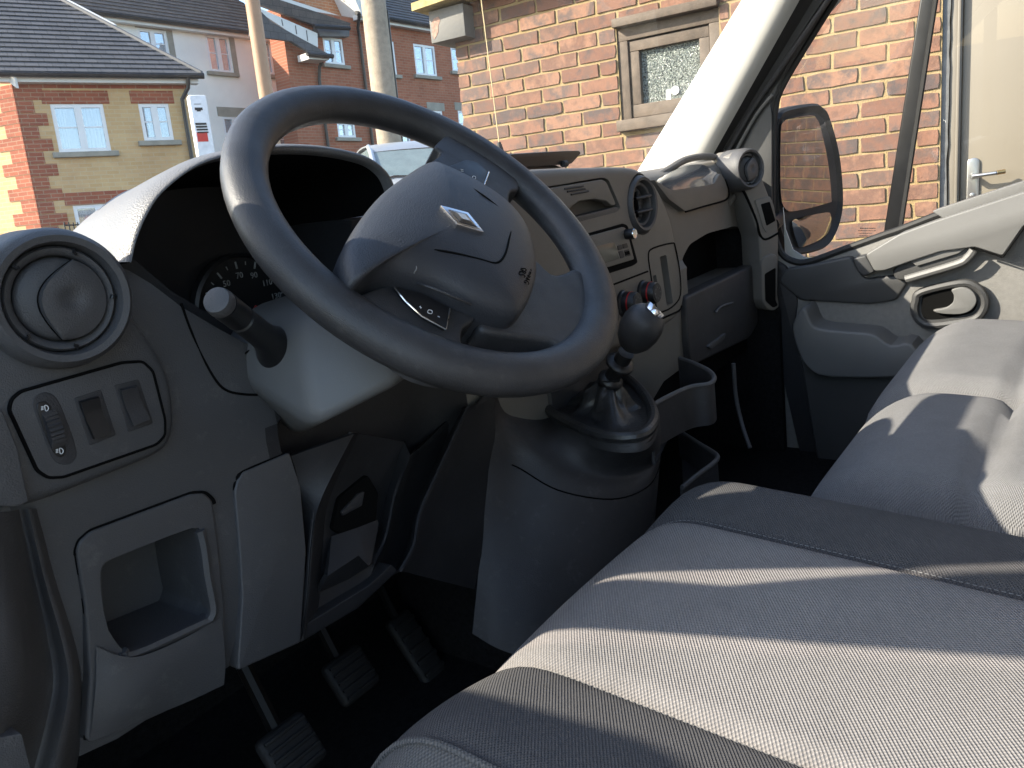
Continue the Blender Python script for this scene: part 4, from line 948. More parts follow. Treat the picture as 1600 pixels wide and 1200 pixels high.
b = MB(); b.quadgrid(spl2(rows[:4], 5, 3)[:8]); b.build('binnacle_inner', 'gap_black', db, smooth=60)
b = MB(); b.quadgrid(spl2(rows, 5, 3)[6:]); hood = b.build('binnacle_hood', 'hood_skin' if 'hood_skin' in MT else 'dash_plastic', db, smooth=60)
LN = outl(clus, .664); lc = sum(LN, Vector()) / len(LN)
# --- gauges inside the binnacle
b = MB(); b.prism([Vector((lc.x + (p.x - lc.x) * .78, .815, lc.z + (p.z - lc.z) * .78)) for p in LN], V(0, .01, 0)); b.build('gauge_panel', 'black_plastic', db, smooth=0)
YG = .80
def dial(c, Rr, nm):
    cc = U(*c, Y=YG); b = MB(); b.lathe(cc + V(0, .012, 0), (0, -1, 0), [(Rr * 1.08, 0), (Rr * 1.08, .010), (Rr * 1.02, .012), (Rr * 1.0, .004), (.001, .004)], 48); return cc, b.build(nm, 'black_plastic', db)
spd_c, spd = dial((388, 486), .062, 'speedometer')
tac_c, tac = dial((520, 440), .062, 'rev_counter')
for k, lab in enumerate(('10', '30', '50', '70', '90', '110', '130')):
    a = R(94 + 27 * (3 - k)); 
    for m_, (r0, r1, w) in ((0, (.050, .058, .0011)),):
        b = MB(); b.tube([spd_c + V(math.cos(a) * r0, -.001, math.sin(a) * r0), spd_c + V(math.cos(a) * r1, -.001, math.sin(a) * r1)], w, 5); o = b.build('tick', 'gauge_print', db); o.parent = spd
    b = MB(); a2 = a - R(13.5); b.tube([spd_c + V(math.cos(a2) * .053, -.001, math.sin(a2) * .053), spd_c + V(math.cos(a2) * .057, -.001, math.sin(a2) * .057)], .0006, 5); o = b.build('tick', 'gauge_print', db); o.parent = spd
    o = text_mesh('numeral', lab, .0098, spd_c + V(math.cos(a) * .042, -.002, math.sin(a) * .042), (1, 0, 0), (0, 0, 1), MT['gauge_print'], db); o.parent = spd
b = MB(); b.tube([spd_c + V(.008, -.006, .004), spd_c + V(-.04, -.006, -.028)], [.0018, .0008], 6); o = b.build('needle', 'red_plastic', db); o.parent = spd
# --- left round vent
def vent(c, ax, Rv, nm, style, lobeflip=1):
    ax = Vector(ax).normalized(); u = Vector((0, 0, 1)).cross(ax).normalized() * -1; w = Vector((0, 0, 1)); w = (w - ax * w.dot(ax)).normalized()
    b = MB(); b.lathe(c, ax, [(Rv * 1.16, -.05), (Rv * 1.13, -.004), (Rv * 1.08, .006), (Rv * 1.0, .011), (Rv * .90, .010), (Rv * .865, .005), (Rv * .855, -.004), (Rv * .84, -.006), (Rv * .835, .001), (Rv * .80, .003), (Rv * .72, .002), (Rv * .69, -.001), (Rv * .68, -.010), (.002, -.012)], 64); o = b.build(nm, 'dash_plastic', db, smooth=50)
    if style == 'disc':
        b = MB(); b.lathe(c, ax, [(Rv * .665, -.011), (Rv * .66, -.002), (Rv * .60, .0015), (Rv * .3, .003), (.001, .0035)], 48); d = b.build('vane', 'dash_plastic', db, smooth=50); d.parent = o
        # raised half with thumb dimple, bounded by a bowed edge
        rows = []; N = 18; r0 = Rv * .655
        angs = [R(118) + (R(284) - R(118)) * i / N for i in range(N + 1)]
        rim = [(math.cos(a) * r0, math.sin(a) * r0) for a in angs]
        p0, p1 = Vector(rim[0]), Vector(rim[-1]); chord = []
        for i in range(N + 1):
            t = i / N; q = p0.lerp(p1, t); bow = math.sin(PI * t) * Rv * .42; chord.append((q.x + bow * .95, q.y + bow * .30))
        M = 10
        for k in range(M + 1):
            t = k / M; row = []
            for i in range(N + 1):
                q = Vector(rim[i]).lerp(Vector(chord[i]), t); h = .0045 + .008 * math.sin(PI * min(1, .15 + .85 * t) * .55) * math.sin(PI * (i + .6) / (N + 1.2)) ** .6
                dd = (q - Vector((-Rv * .12, -Rv * .02))).length / (Rv * .22)
                if dd < 1: h -= .004 * (1 - dd * dd)
                row.append(c + u * q.x + w * q.y + ax * h)
            rows.append(row)
        skirt = [c + u * q[0] + w * q[1] + ax * -.001 for q in chord]
        rows.append(skirt); b = MB(); b.quadgrid(rows); d = b.build('vane_paddle', 'dash_plastic', db, smooth=60); d.parent = o
        b = MB(); b.tube([c + u * q[0] * 1.01 + w * q[1] + ax * .0035 for q in chord], .0008, 6); d = b.build('vane_gap', 'gap_black', db); d.parent = o
        for a in (118, 48, -38, -92, 188):
            a = R(a); e = u * math.cos(a) + w * math.sin(a); tt = u * -math.sin(a) + w * math.cos(a)
            b = MB(); b.tube([c + e * Rv * .83 + ax * .003, c + e * Rv * .77 + ax * .0042, c + e * Rv * .755 + tt * Rv * .04 + ax * .004], .0014, 6); d = b.build('notch', 'black_plastic', db); d.parent = o
    else:
        b = MB(); b.lathe(c, ax, [(Rv * .66, -.0105), (Rv * .3, -.0112), (.001, -.0112)], 40); d = b.build('vent_throat', 'gap_black', db); d.parent = o
        for k in (-.26, .26):
            hw = math.sqrt(max(0, .66 ** 2 - k * k)) * Rv
            b = MB(); b.quadgrid(spl2([[c + u * (s_ * hw) + w * (k * Rv + dz) + ax * (hh + .004 * (1 - s_ * s_)) for s_ in (-1, -.5, 0, .5, 1)] for dz, hh in ((-.002, -.010), (-.0025, .007), (.0, .010), (.0025, .007), (.002, -.010))], 3, 2)); d = b.build('slat', 'dark_plastic', db, smooth=60); d.parent = o
        b = MB(); b.tube([c + u * -Rv * .1 + w * -Rv * .5 + ax * -.004, c + u * -Rv * .1 + w * Rv * .5 + ax * -.004], .003, 8); d = b.build('slat_link', 'dark_plastic', db); d.parent = o
    return o
vc = U(94, 467, Y=.640)
vent(vc, (-.10, -1, .02), .0475, 'air_vent', 'disc')
# body of the pod that carries vent and switches
pad = [(-60, 520), (-30, 400), (60, 372), (150, 392), (196, 440), (215, 500), (246, 545), (268, 590), (276, 650), (270, 688), (246, 712), (160, 748), (62, 786), (20, 792), (-60, 792)]
pod = plate('switch_pod', [tuple(p) for p in spl(pad, 4, True)], .653, .05, .010, 'dash_plastic', seg=4)
panel = [(14, 640), (18, 624), (32, 612), (190, 567), (222, 565), (238, 580), (257, 655), (257, 680), (244, 694), (98, 745), (75, 746), (58, 735)]
pps = rr(panel, 6, 3)
sp_ = plate('switch_panel', pps, .6505, .004, .0008, 'dash_plastic')
o = seam('panel_gap', rr(panel, 6, 3), .6515, .0016, True, par=sp_, n=0)
oval = [(51, 632), (57, 618), (74, 613), (90, 624), (106, 660), (120, 704), (114, 722), (98, 726), (82, 716), (66, 676)]
plate('leveller_dish', [tuple(p) for p in spl(oval, 3, True)], .6500, .003, .0008, 'dark_plastic', sp_)
plate('leveller_plate', [tuple(p) for p in spl([(58, 638), (64, 628), (76, 630), (86, 652), (96, 664), (100, 690), (104, 704), (98, 714), (86, 710), (72, 680)], 3, True)], .6492, .003, .0006, 'black_plastic', sp_)
wc = U(80, 670, Y=.652); b = MB()
ring = []
n = 26
prof = []
for k in range(n + 1):
    a = -PI / 2 + PI * k / n; prof.append((.0115 + (.0012 if k % 2 else 0), a))
rows = [[wc + V(x, -r_ * math.cos(a) * .75, r_ * 1.25 * math.sin(a) + x * -.25 * 0) for r_, a in prof] for x in (-.005, .005)]
b.quadgrid(rows, cap0=True, cap1=True); o = b.build('thumb_wheel', 'dark_plastic', db, smooth=30); o.parent = sp_
def glyph_lamp(cx, cy, k=1.0):
    """headlamp symbol: a D with rays"""
    D = [(cx + 1 * k, cy - 4.2 * k), (cx + 4.5 * k, cy - 4 * k), (cx + 6.8 * k, cy - .8 * k), (cx + 5.5 * k, cy + 3 * k), (cx + 2.2 * k, cy + 3.6 * k)]
    seam('lamp_symbol', D, .6488, .00035, True, 'white_print', sp_, 3)
    for q in (-3, -.8, 1.4): seam('lamp_symbol', [(cx - 1.2 * k, cy + q * k), (cx - 4.6 * k, cy + (q + .9) * k)], .6488, .00042, False, 'white_print', sp_, 0)
glyph_lamp(69, 638); glyph_lamp(92, 705)
seam('zero_mark', [(92.5, 663.5), (96, 663), (97, 669), (94, 670.5)], .6486, .0004, True, 'white_print', sp_, 2)
def rocker(pts, m, nm, recess):
    plate('rocker_recess', rr(recess, 4), .6501, .003, .0008, 'dark_plastic', sp_)
    P = outl(pts, .6485); b = MB(); a_, b_, c_, d_ = P
    mid_l = a_.lerp(d_, .5) + V(0, .0032, 0); mid_r = b_.lerp(c_, .5) + V(0, .0032, 0)
    b.quadgrid([[a_, b_], [a_.lerp(d_, .25) + V(0, .0022, 0), b_.lerp(c_, .25) + V(0, .0022, 0)], [mid_l, mid_r], [d_.lerp(a_, .25) + V(0, .0012, 0), c_.lerp(b_, .25) + V(0, .0012, 0)], [d_, c_]])
    o = b.build(nm, m, db, solid=.004, smooth=50); o.parent = sp_; return o
k1 = rocker([(123, 627), (151, 619), (171, 677), (145, 686)], 'black_plastic', 'rocker_switch', [(115, 622), (158, 608), (182, 680), (140, 697)])
k2 = rocker([(186, 608), (211, 602), (231, 656), (206, 666)], 'dark_plastic', 'rocker_blank', [(178, 602), (217, 592), (240, 662), (200, 676)])
plate('car_symbol', [(148, 668), (150, 664), (155, 664), (157, 666), (158, 671), (149, 672)], .6482, .0006, 0, 'white_print', sp_); seam('car_symbol', [(158, 662), (160, 668), (156, 670)], .6481, .0004, False, 'white_print', sp_, 3)
# --- knee panel with oddments pocket
kp = [(119, 862), (124, 846), (142, 830), (300, 771), (320, 770), (333, 782), (342, 850), (352, 950), (352, 1050), (330, 1080), (200, 1140), (142, 1163), (134, 1155), (140, 1060), (133, 950)]
b = MB(); b.prism(outl(rr(kp, 6, 3), .6665), V(0, .02, 0), .005)
ct = MB(); P = outl([tuple(p) for p in spl(pocket, 2, True)], .668); ct.prism([Vector((p.x, .60, p.z)) for p in P], V(0, .2, 0))
pkt = b.build('pocket_panel', 'dash_plastic', db, smooth=38, cuts=[ct])
seam('panel_gap', rr(kp, 5, 3)[:24], .6700, .0024, par=pkt, n=0)
seam('panel_gap', [kp[-1], kp[-2], kp[-3], kp[-4]] if 0 else [(119, 862), (133, 950), (140, 1060), (134, 1155)], .6700, .0020, par=pkt)
seam('pocket_rim', pocket[9:12], .6655, .0042, m='dash_plastic', par=pkt, n=4); seam('pocket_rim', pocket[5:10], .6655, .0048, m='dash_plastic', par=pkt, n=4)
# drip-shaped bulge below the pocket that catches the sun
b = MB(); g_ = [[(150, 1010), (185, 1024), (225, 1024), (290, 996), (345, 965)], [(150, 1060), (185, 1065), (230, 1060), (290, 1030), (350, 1000)], [(146, 1110), (180, 1112), (225, 1100), (290, 1070), (352, 1040)], [(140, 1158), (180, 1142), (225, 1124), (290, 1098), (350, 1070)]]
b.quadgrid(spl2([[U(a, c, Y=.664 - bl) for (a, c), bl in zip(r, bls)] for r, bls in zip(g_, ((0, .004, .006, .003, 0), (.001, .008, .011, .006, 0), (.001, .006, .009, .005, 0), (-.002, -.001, 0, 0, -.002)))], 4, 4)); o = b.build('pocket_chin', 'dash_plastic', db, smooth=60); o.parent = pkt
fc = [(367, 768), (371, 752), (380, 738), (453, 707), (470, 760), (479, 860), (470, 1004), (372, 1048), (379, 930), (374, 850)]
fcp = plate('fuse_cover', rr(fc, 5), .6672, .02, .003, 'dash_plastic'); seam('panel_gap', [fc[9], fc[0], fc[1], fc[2], fc[3]], .6705, .0022, par=fcp); seam('panel_gap', [fc[9], fc[8], fc[7]], .6705, .0014, par=fcp)
seam('facia_seam', [(283, 474), (296, 512), (316, 558), (338, 596), (356, 611), (380, 616), (402, 617)], .668, .0014)
# kick trim at the door side
g_ = [[(-60, 795, .60), (-10, 800, .615), (22, 798, .645), (30, 796, .66), (48, 795, .655), (64, 795, .69)], [(-60, 900, .60), (2, 890, .61), (34, 890, .645), (52, 895, .665), (72, 900, .655), (92, 900, .69)], [(-60, 1000, .59), (22, 1000, .60), (52, 1000, .64), (76, 1005, .665), (104, 1010, .65), (124, 1010, .69)], [(-60, 1080, .58), (26, 1070, .60), (56, 1075, .635), (82, 1080, .66), (112, 1085, .645), (132, 1090, .69)], [(-60, 1230, .57), (-5, 1180, .59), (30, 1190, .63), (55, 1195, .655), (90, 1200, .64), (118, 1210, .69)], [(-60, 1300, .57), (-30, 1260, .59), (0, 1280, .63), (30, 1290, .65), (60, 1300, .635), (90, 1310, .69)]]
b = MB(); b.quadgrid(spl2([[U(a, c, Y=y) for a, c, y in r] for r in g_], 5, 4)); b.build('kick_trim', 'dash_plastic', db, smooth=60)
b = MB(); b.prism(Us(rr([(-40, 1160), (34, 1146), (52, 1215), (-40, 1240)], 3), Y=.585), V(0, .02, 0), .002); sill_ = b.build('sill_cover', 'dash_plastic', db)
b = MB(); b.prism(Us(rr([(-70, 640), (4, 640), (28, 700), (46, 784), (28, 792), (-70, 792)], 5), Y=.640), V(0, .05, 0), .008); b.build('pod_end', 'dash_plastic', db)
# --- centre stack
cst = [(752, 330), (762, 285), (790, 269), (850, 263), (920, 261), (972, 260), (1000, 264), (1018, 277), (1032, 298), (1046, 330), (1054, 360), (1060, 395), (1068, 425), (1070, 468), (1056, 500), (1000, 530), (930, 556), (850, 556), (775, 540), (752, 520)]
cs_ = MB(); cs_.prism(outl([tuple(p) for p in spl(cst, 3, True)], .640), V(0, .20, 0), .014, 4)
tray = rr([(853, 292), (942, 277), (951, 281), (970, 325), (964, 331), (904, 347), (870, 345)], 4, 3)
vcc = U(1003, 319, Y=.640); ctv = MB(); ctv.lathe(vcc + V(0, -.02, 0), (0, 1, 0), [(.053, 0), (.053, .016), (.047, .034), (.047, .07)], 40)
cuts = [cutter(tray, .60, .70, .640), ctv, cutter(rr([(1031, 401), (1041, 398), (1052, 474), (1042, 478)], 2, 2), .60, .69, .640), cutter(rr([(1020, 431), (1025, 429), (1029, 452), (1024, 455)], 2, 2), .60, .67, .640)]
stack = cs_.build('centre_stack', 'bounce_lit_plastic', db, smooth=40, cuts=cuts)
lid = [(856, 294), (941, 280), (948, 284), (963, 319), (957, 322), (948, 314), (930, 311), (906, 314), (892, 324), (884, 336), (868, 338)]
tl = plate('tray_lid', rr(lid, 3, 3), .6395, .012, .002, 'bounce_lit_plastic')
for a, c in (((882, 295), (911, 291)), ((886, 299.5), (914, 295)), ((892, 304), (919, 298.6))): seam('lid_groove', [a, c], .6392, .0016, m='dark_plastic', par=tl, n=0)
plate('tray_lip', rr([(888, 342), (964, 323), (968, 328), (962, 332), (904, 347)], 2), .6400, .02, .001, 'dash_plastic')
rad = plate('radio', rr([(914, 366), (974, 349), (981, 352), (997, 410), (990, 415), (950, 428), (938, 428)], 3), .6385, .01, .001, 'gap_black')
plate('radio_face', rr([(921, 369), (974, 354.5), (979, 357), (991, 405), (952, 417), (938, 420)], 2), .6365, .008, .0012, 'bounce_lit_plastic', rad)
plate('radio_display', rr([(931, 385), (960, 378), (968, 404), (946, 411), (938, 408)], 2), .6360, .002, .0004, 'glow_lcd', rad)
kc = U(978, 366, Y=.637); b = MB(); b.lathe(kc, (0, -1, 0), [(.0085, 0), (.0085, .014), (.0075, .0155), (.006, .016), (.001, .0155)], 24); o = b.build('radio_knob', 'black_plastic', db); o.parent = rad
b = MB(); b.lathe(kc + V(0, -.0156, 0), (0, -1, 0), [(.0068, -.001), (.0082, 0), (.0075, .0012), (.0066, .0008)], 24); o = b.build('knob_ring', 'chrome', db); o.parent = rad
for r_ in ([(965, 384), (972, 382), (973.5, 389), (966.5, 391)], [(973, 381.6), (980, 379.6), (982, 386.6), (974.5, 388.6)], [(967, 393), (974, 391), (976, 402), (970, 404)], [(976, 391), (983, 389), (986, 399), (978, 401)]):
    plate('radio_button', rr(r_, 1, 2), .6356, .002, .0004, 'dark_plastic', rad)
plate('usb_port', [(976.5, 393.5), (983, 391.8), (984.4, 397), (978, 399)], .6353, .001, 0, 'gap_black', rad)
vent(vcc + V(0, .004, 0), (-.02, -1, .02), .044, 'air_vent', 'slats')
kpn = [(1013, 398), (1020, 388), (1049, 380), (1055, 386), (1062, 425), (1063, 460), (1054, 476), (1038, 486), (1026, 482), (1016, 425)]
seam('ashtray_gap', kpn, .6398, .0016, True, n=3, par=stack)
seam('stack_gap', [(905, 462), (960, 444), (1012, 424)], .6398, .0016, n=0, par=stack)
seam('stack_gap', [(1065, 478), (1060, 486), (1030, 500), (1000, 520)], .640, .002, n=3, par=stack)
for (kx, ky) in ((1003, 458), (972, 474), (934, 492)):
    k0 = U(kx, ky, Y=.642); b = MB(); n = 28
    b.lathe(k0, (0, -1, 0), [(.0225, 0), (.0225, .006), (.0195, .008), (.0185, .026), (.0165, .029), (.001, .0285)], n); kn = b.build('heater_knob', 'black_plastic', db)
    b = MB(); b.lathe(k0 + V(0, -.0175, 0), (0, -1, 0), [(.0188, -.001), (.0194, -.0008), (.0194, .0012), (.0188, .0014)], 28); o = b.build('red_band', 'red_plastic', db); o.parent = kn
    b = MB(); b.lathe(k0 + V(0, -.0288, 0), (0, -1, 0), [(.0135, 0), (.0132, .0012), (.001, .0008)], 24); o = b.build('knob_face', 'dark_plastic', db); o.parent = kn
    for a in range(0, 360, 45):
        q = k0 + V(.0095 * math.cos(R(a)), -.0302, .0095 * math.sin(R(a))); b = MB(); b.box(q, (.002, .0004, .0024)); o = b.build('knob_mark', 'sealant_grey', db, smooth=0); o.parent = kn
b = MB(); b.box((1.12, .76, -.40), (.26, .14, .24), bevel=.02); b.build('stack_base', 'bolster_black', db)
# --- passenger side
mat('lid_gloss', (.17, .165, .16), .12, spec=1.0, var=.05, rvar=.05, bump=.05, bscale=900); MT['lid_gloss'].node_tree.nodes['Principled BSDF'].inputs['Coat Weight'].default_value = 1.0
lf = [(1021, 280), (1040, 292), (1050, 297), (1084, 293), (1116, 287), (1120, 279), (1126, 270), (1133, 282), (1138, 298), (1134, 311), (1100, 321), (1071, 330), (1046, 312)]
ul = plate('upper_lid', rr(lf, 3, 3), .676, .05, .004, 'bounce_lit_plastic')
b = MB(); fe = [(1030, 288, .678), (1050, 296.5, .676), (1084, 292.5, .676), (1114, 287, .677), (1121, 277, .685)]; me_ = [(1026, 283, .685), (1048, 283, .688), (1080, 275, .688), (1110, 271, .688), (1120, 270, .688)]; be = [(1032, 277, .70), (1050, 268, .705), (1072, 259, .71), (1096, 257, .71), (1114, 264, .70)]
b.quadgrid(spl2([[U(a, c, Y=y) + V(0, 0, .0) for a, c, y in r] for r in (fe, me_, be)], 5, 5)); o = b.build('lid_top', 'lid_gloss', db, smooth=60); o.parent = ul
seam('lid_gap', [(1071, 331), (1100, 322.5), (1134, 312.5), (1139, 300), (1133, 281)], .6765, .002, par=ul, n=3)
b = MB(); rim = [(1026, 276, .75), (1046, 264, .76), (1068, 251, .77), (1090, 245.5, .76), (1110, 245, .74), (1128, 250, .72), (1142, 266, .70), (1148, 286, .69), (1147, 305, .69), (1138, 317, .69)]
b.tube(spl([U(a, c, Y=min(y, .72)) for a, c, y in rim], 4), .0075, 10); b.build('lid_surround', 'bounce_lit_plastic', db)
col = [(1139, 246), (1150, 235), (1166, 234), (1184, 258), (1200, 300), (1214, 338), (1217, 360), (1217, 400), (1216, 460), (1219, 478), (1209, 487), (1194, 476), (1189, 420), (1187, 370), (1165, 303), (1146, 266)]
_p1 = U(1145, 300, Y=.672); _p2 = U(1217, 358, X=1.860); _d = _p2 - _p1; _d.z = 0; QN = Vector((_d.y, -_d.x, 0)).normalized()
def UQ(px, off=0): return [U(p[0], p[1], pl=(_p1 + QN * off, QN)) for p in px]
def qplate(nm, px, off, th, bev, m, par=None):
    b = MB(); b.prism(UQ(px, off), -QN * th, bev); o = b.build(nm, m, db, smooth=40)
    if par is not None: o.parent = par
    return o
cp_ = qplate('vent_column', rr(col, 5, 3), .0, .06, .006, 'bounce_lit_plastic'); b = MB(); b.tube(UQ([tuple(p) for p in spl([(1139, 262), (1163, 301), (1181, 343), (1187, 366), (1196, 374), (1216, 364)], 4)], -.001), .003, 6); o = b.build('column_gap', 'gap_black', db); o.parent = cp_
vent(UQ([(1168, 264)], .012)[0], (QN.x * .8, QN.y, .04), .040, 'air_vent', 'disc')
wsw = qplate('switch_bezel', rr([(1180, 313), (1203, 306), (1209, 320), (1215, 352), (1198, 364), (1193, 356)], 3), .0025, .004, .001, 'bounce_lit_plastic')
qplate('switch_blank', rr([(1189, 319), (1203, 315), (1212, 345), (1198, 353)], 2), .0033, .003, .0006, 'gap_black', wsw)
plate('shelf_back', rr([(1060, 470), (1064, 395), (1100, 350), (1190, 340), (1196, 420)], 3), .765, .01, 0, 'gap_black')
gv = [(1072, 464), (1181, 412), (1184, 450), (1185, 505), (1172, 528), (1082, 572), (1076, 530)]
gl2 = plate('glove_box_lid', rr(gv, 6), .664, .03, .005, 'dark_plastic')
seam('glove_handle', [(1118, 488), (1127, 479), (1145, 473)], .660, .0028, m='dash_plastic', par=gl2)
plate('glove_latch', rr([(1106, 541), (1124, 528), (1135, 520), (1132, 530), (1112, 546)], 3), .658, .01, .003, 'dash_plastic', gl2)
lp = [(1190, 412), (1194, 401), (1206, 396), (1214, 398), (1215, 440), (1214, 470), (1219, 478), (1210, 486), (1200, 484), (1192, 470)]
hk = qplate('bag_hook_panel', rr(lp, 4), .004, .06, .004, 'bounce_lit_plastic'); qplate('hook_slot', rr([(1195, 428), (1212, 418), (1212, 470), (1216, 477), (1208, 481), (1196, 470)], 3), .0048, .002, 0, 'gap_black', hk)
seam('hook_rim', [(1192, 468), (1199, 482), (1208, 486), (1219, 479), (1214, 470)], .662, .003, m='dash_plastic', par=hk)
b = MB(); b.box((1.60, .80, -.46), (.55, .20, .06)); b.build('passenger_underside', 'gap_black', db)
# --- dark knee bolster under the column
KB = [[(452, 712, .684), (548, 676, .672), (556, 676, .70), (630, 690, .71), (640, 712, .695), (650, 700, .72), (722, 640, .72), (732, 636, .668), (742, 630, .69), (770, 600, .69)],
      [(470, 770, .69), (500, 775, .672), (512, 772, .71), (606, 770, .72), (618, 775, .692), (630, 768, .725), (675, 735, .725), (690, 728, .668), (712, 715, .69), (770, 680, .69)],
      [(479, 850, .69), (487, 845, .672), (500, 840, .71), (590, 835, .72), (603, 842, .692), (615, 835, .725), (648, 805, .725), (658, 800, .668), (675, 790, .69), (768, 760, .69)],
      [(474, 930, .69), (481, 925, .672), (496, 915, .70), (565, 880, .70), (580, 886, .692), (595, 880, .72), (635, 860, .725), (648, 852, .668), (662, 850, .69), (752, 850, .685)],
      [(466, 1004, .69), (472, 1000, .676), (490, 985, .69), (550, 945, .69), (566, 935, .69), (580, 925, .71), (612, 900, .71), (626, 893, .672), (640, 895, .69), (738, 920, .685)]]
kcols = [spl([U(a, c, Y=y) for a, c, y in [r[j] for r in KB]], 6) for j in range(10)]
b = MB(); b.quadgrid([[kc_[i] for kc_ in kcols] for i in range(len(kcols[0]))]); kbo = b.build('knee_bolster', 'bolster_black', db, smooth=30, solid=.004)
b = MB(); b.tube([p + V(0, .001, 0) for p in kcols[1]], .0028, 6); o = b.build('bolster_rib', 'dark_plastic', db); o.parent = kbo
b = MB(); b.tube([p + V(0, .001, 0) for p in kcols[7]], .0024, 6); o = b.build('bolster_rib', 'dark_plastic', db); o.parent = kbo
b = MB(); b.tube([p + V(0, .001, 0) for p in kcols[4]], .0020, 6); o = b.build('bolster_rib', 'dark_plastic', db); o.parent = kbo
plate('socket_recess', rr([(531, 778), (575, 742), (592, 770), (588, 815), (540, 838), (520, 828)], 5), .702, .02, .002, 'gap_black', kbo)
plate('diagnostic_socket', rr([(534, 800), (560, 772), (570, 768), (566, 790), (536, 806)], 2), .699, .01, .002, 'dark_plastic', kbo)
b = MB(); b.quadgrid([outl([(518, 838), (560, 824), (590, 812), (592, 818)], .70), outl([(512, 900), (560, 868), (576, 884), (580, 880)], .676), outl([(498, 926), (545, 905), (584, 880), (586, 884)], .690)]); o = b.build('bolster_ledge', 'bolster_black', db, solid=.006); o.parent = kbo
b = MB(); b.prism(outl(rr([(462, 985), (500, 962), (576, 915), (612, 882), (622, 892), (560, 950), (470, 1004)], 3), .676), V(0, .03, 0), .004); o = b.build('bolster_edge', 'bolster_black', db); o.parent = kbo
# document clip standing on the dash top
cl_ = thing('document_clip', 'black folding document clip on top of the dashboard', 'clip', U(850, 262, Y=.80))
b = MB(); tp = [(770, 248), (800, 241), (880, 236), (905, 235.5), (908, 239), (893, 256), (868, 258), (790, 262)]
b.prism(Us(rr(tp, 3, 3), Y=.80), V(0, .045, .004), .003); b.build('clip_plate', 'black_plastic', cl_)
b = MB(); b.prism(Us(rr([(790, 262), (868, 258), (878, 262), (830, 268), (790, 272)], 2), Y=.81), V(0, .05, 0), .003); b.build('clip_base', 'black_plastic', cl_)
b = MB(); b.lathe(U(882, 256, Y=.798), (1, 0, 0), [(.006, -.006), (.006, .006)], 14); b.build('hinge', 'dark_plastic', cl_)

# ------------------------------------------------------------------ steering wheel
WC = Vector((.5942, .5249, -.043)); TW = R(44.02); WN = Vector((-.0083, -math.cos(TW), math.sin(TW))).normalized()
WU = Vector((0, 0, 1)).cross(WN).normalized(); WV = WN.cross(WU)
sw = thing('steering_wheel', 'worn black three-spoke steering wheel with domed hub, turned left', 'steering wheel', WC - WN * .03)
def UW(pts, h): return [U(p[0], p[1], pl=(WC + WN * h, WN)) for p in pts]
b = MB(); NS, NT = 96, 18; rows = []
for i in range(NS):
    a = 2 * PI * i / NS; e = WU * math.cos(a) + WV * math.sin(a); row = []
    lump = 1 + .10 * max(0, math.cos(a - R(29))) ** 12 + .10 * max(0, math.cos(a - R(223))) ** 12 + .06 * max(0, math.cos(a - R(308))) ** 6
    for k in range(NT):
        t = 2 * PI * k / NT; rr_x = .0203 * lump; rr_y = .0183
        # slightly egg-shaped grip with a flat back
        x = rr_x * math.cos(t) * (1.0 if math.sin(t) > 0 else .96); y = rr_y * math.sin(t); row.append(WC + e * (.185 + x) + WN * y)
    rows.append(row)
rows.append(rows[0]); b.quadgrid(rows, closed=True); bmesh.ops.remove_doubles(b.bm, verts=b.bm.verts, dist=1e-5); b.build('rim', 'wheel_rubber', sw, smooth=80)
def spoke(px, h0, th, bev, nm='spoke', m='wheel_rubber'):
    b = MB(); b.prism(UW([tuple(p) for p in spl(px, 4, True)], h0), -WN * th, bev, 4); return b.build(nm, m, sw, smooth=50)
spoke([(648, 268), (676, 250), (690, 238), (680, 226), (720, 205), (790, 250), (812, 292), (798, 300), (792, 330), (760, 330), (700, 290)], .010, .026, .010)
spoke([(560, 462), (592, 480), (604, 498), (600, 515), (650, 558), (712, 575), (728, 552), (722, 534), (724, 512), (742, 496), (720, 468), (640, 440)], .010, .026, .010)
spoke([(820, 400), (862, 426), (884, 424), (902, 420), (940, 452), (942, 512), (905, 560), (880, 545), (862, 532), (800, 524), (752, 512), (760, 480)], .006, .024, .010)
hub = [(532, 400), (554, 356), (590, 312), (640, 274), (668, 261), (690, 266), (750, 296), (798, 332), (826, 376), (835, 424), (828, 464), (810, 494), (788, 498), (730, 480), (670, 452), (610, 436), (580, 436), (552, 450), (538, 438)]
HP = UW([tuple(p) for p in spl(hub, 4, True)], .018); hc = sum(HP, Vector()) / len(HP)
b = MB(); b.quadgrid([[hc + (p - hc) * k + WN * d for p in HP] for k, d in ((.93, -.055), (.985, -.03), (1.0, -.012), (1.0, .0), (.985, .006), (.955, .0105), (.90, .0145), (.75, .020), (.55, .024), (.3, .0265), (.02, .027))], closed=True, cap0=True, cap1=True); b.build('airbag_cover', 'hub_plastic', sw, smooth=70)
def hsurf(px, lift=.0):
    """point on the domed cover behind a pixel"""
    h = .03
    for _ in range(6):
        p = U(px[0], px[1], pl=(WC + WN * h, WN)); v = p - (hc + WN * (h - .018)); v = v - WN * v.dot(WN)
        # radial fraction
        best = max(.02, max((v.dot((q - hc).normalized()) / (q - hc).length) for q in HP)); k = min(1, best)
        d = lerp_keys(k, [(.02, .027), (.3, .0265), (.55, .024), (.75, .020), (.90, .0145), (.955, .0105), (.985, .006), (1.0, .0)]); h = .018 + d
    return U(px[0], px[1], pl=(WC + WN * (h + lift), WN))
def hline(px, r, m, nm, lift=.0, closed=False, n=4):
    b = MB(); b.tube([hsurf(p, lift) for p in (spl(px, n, closed) if n else px)], r, 6, closed=closed); return b.build(nm, m, sw)
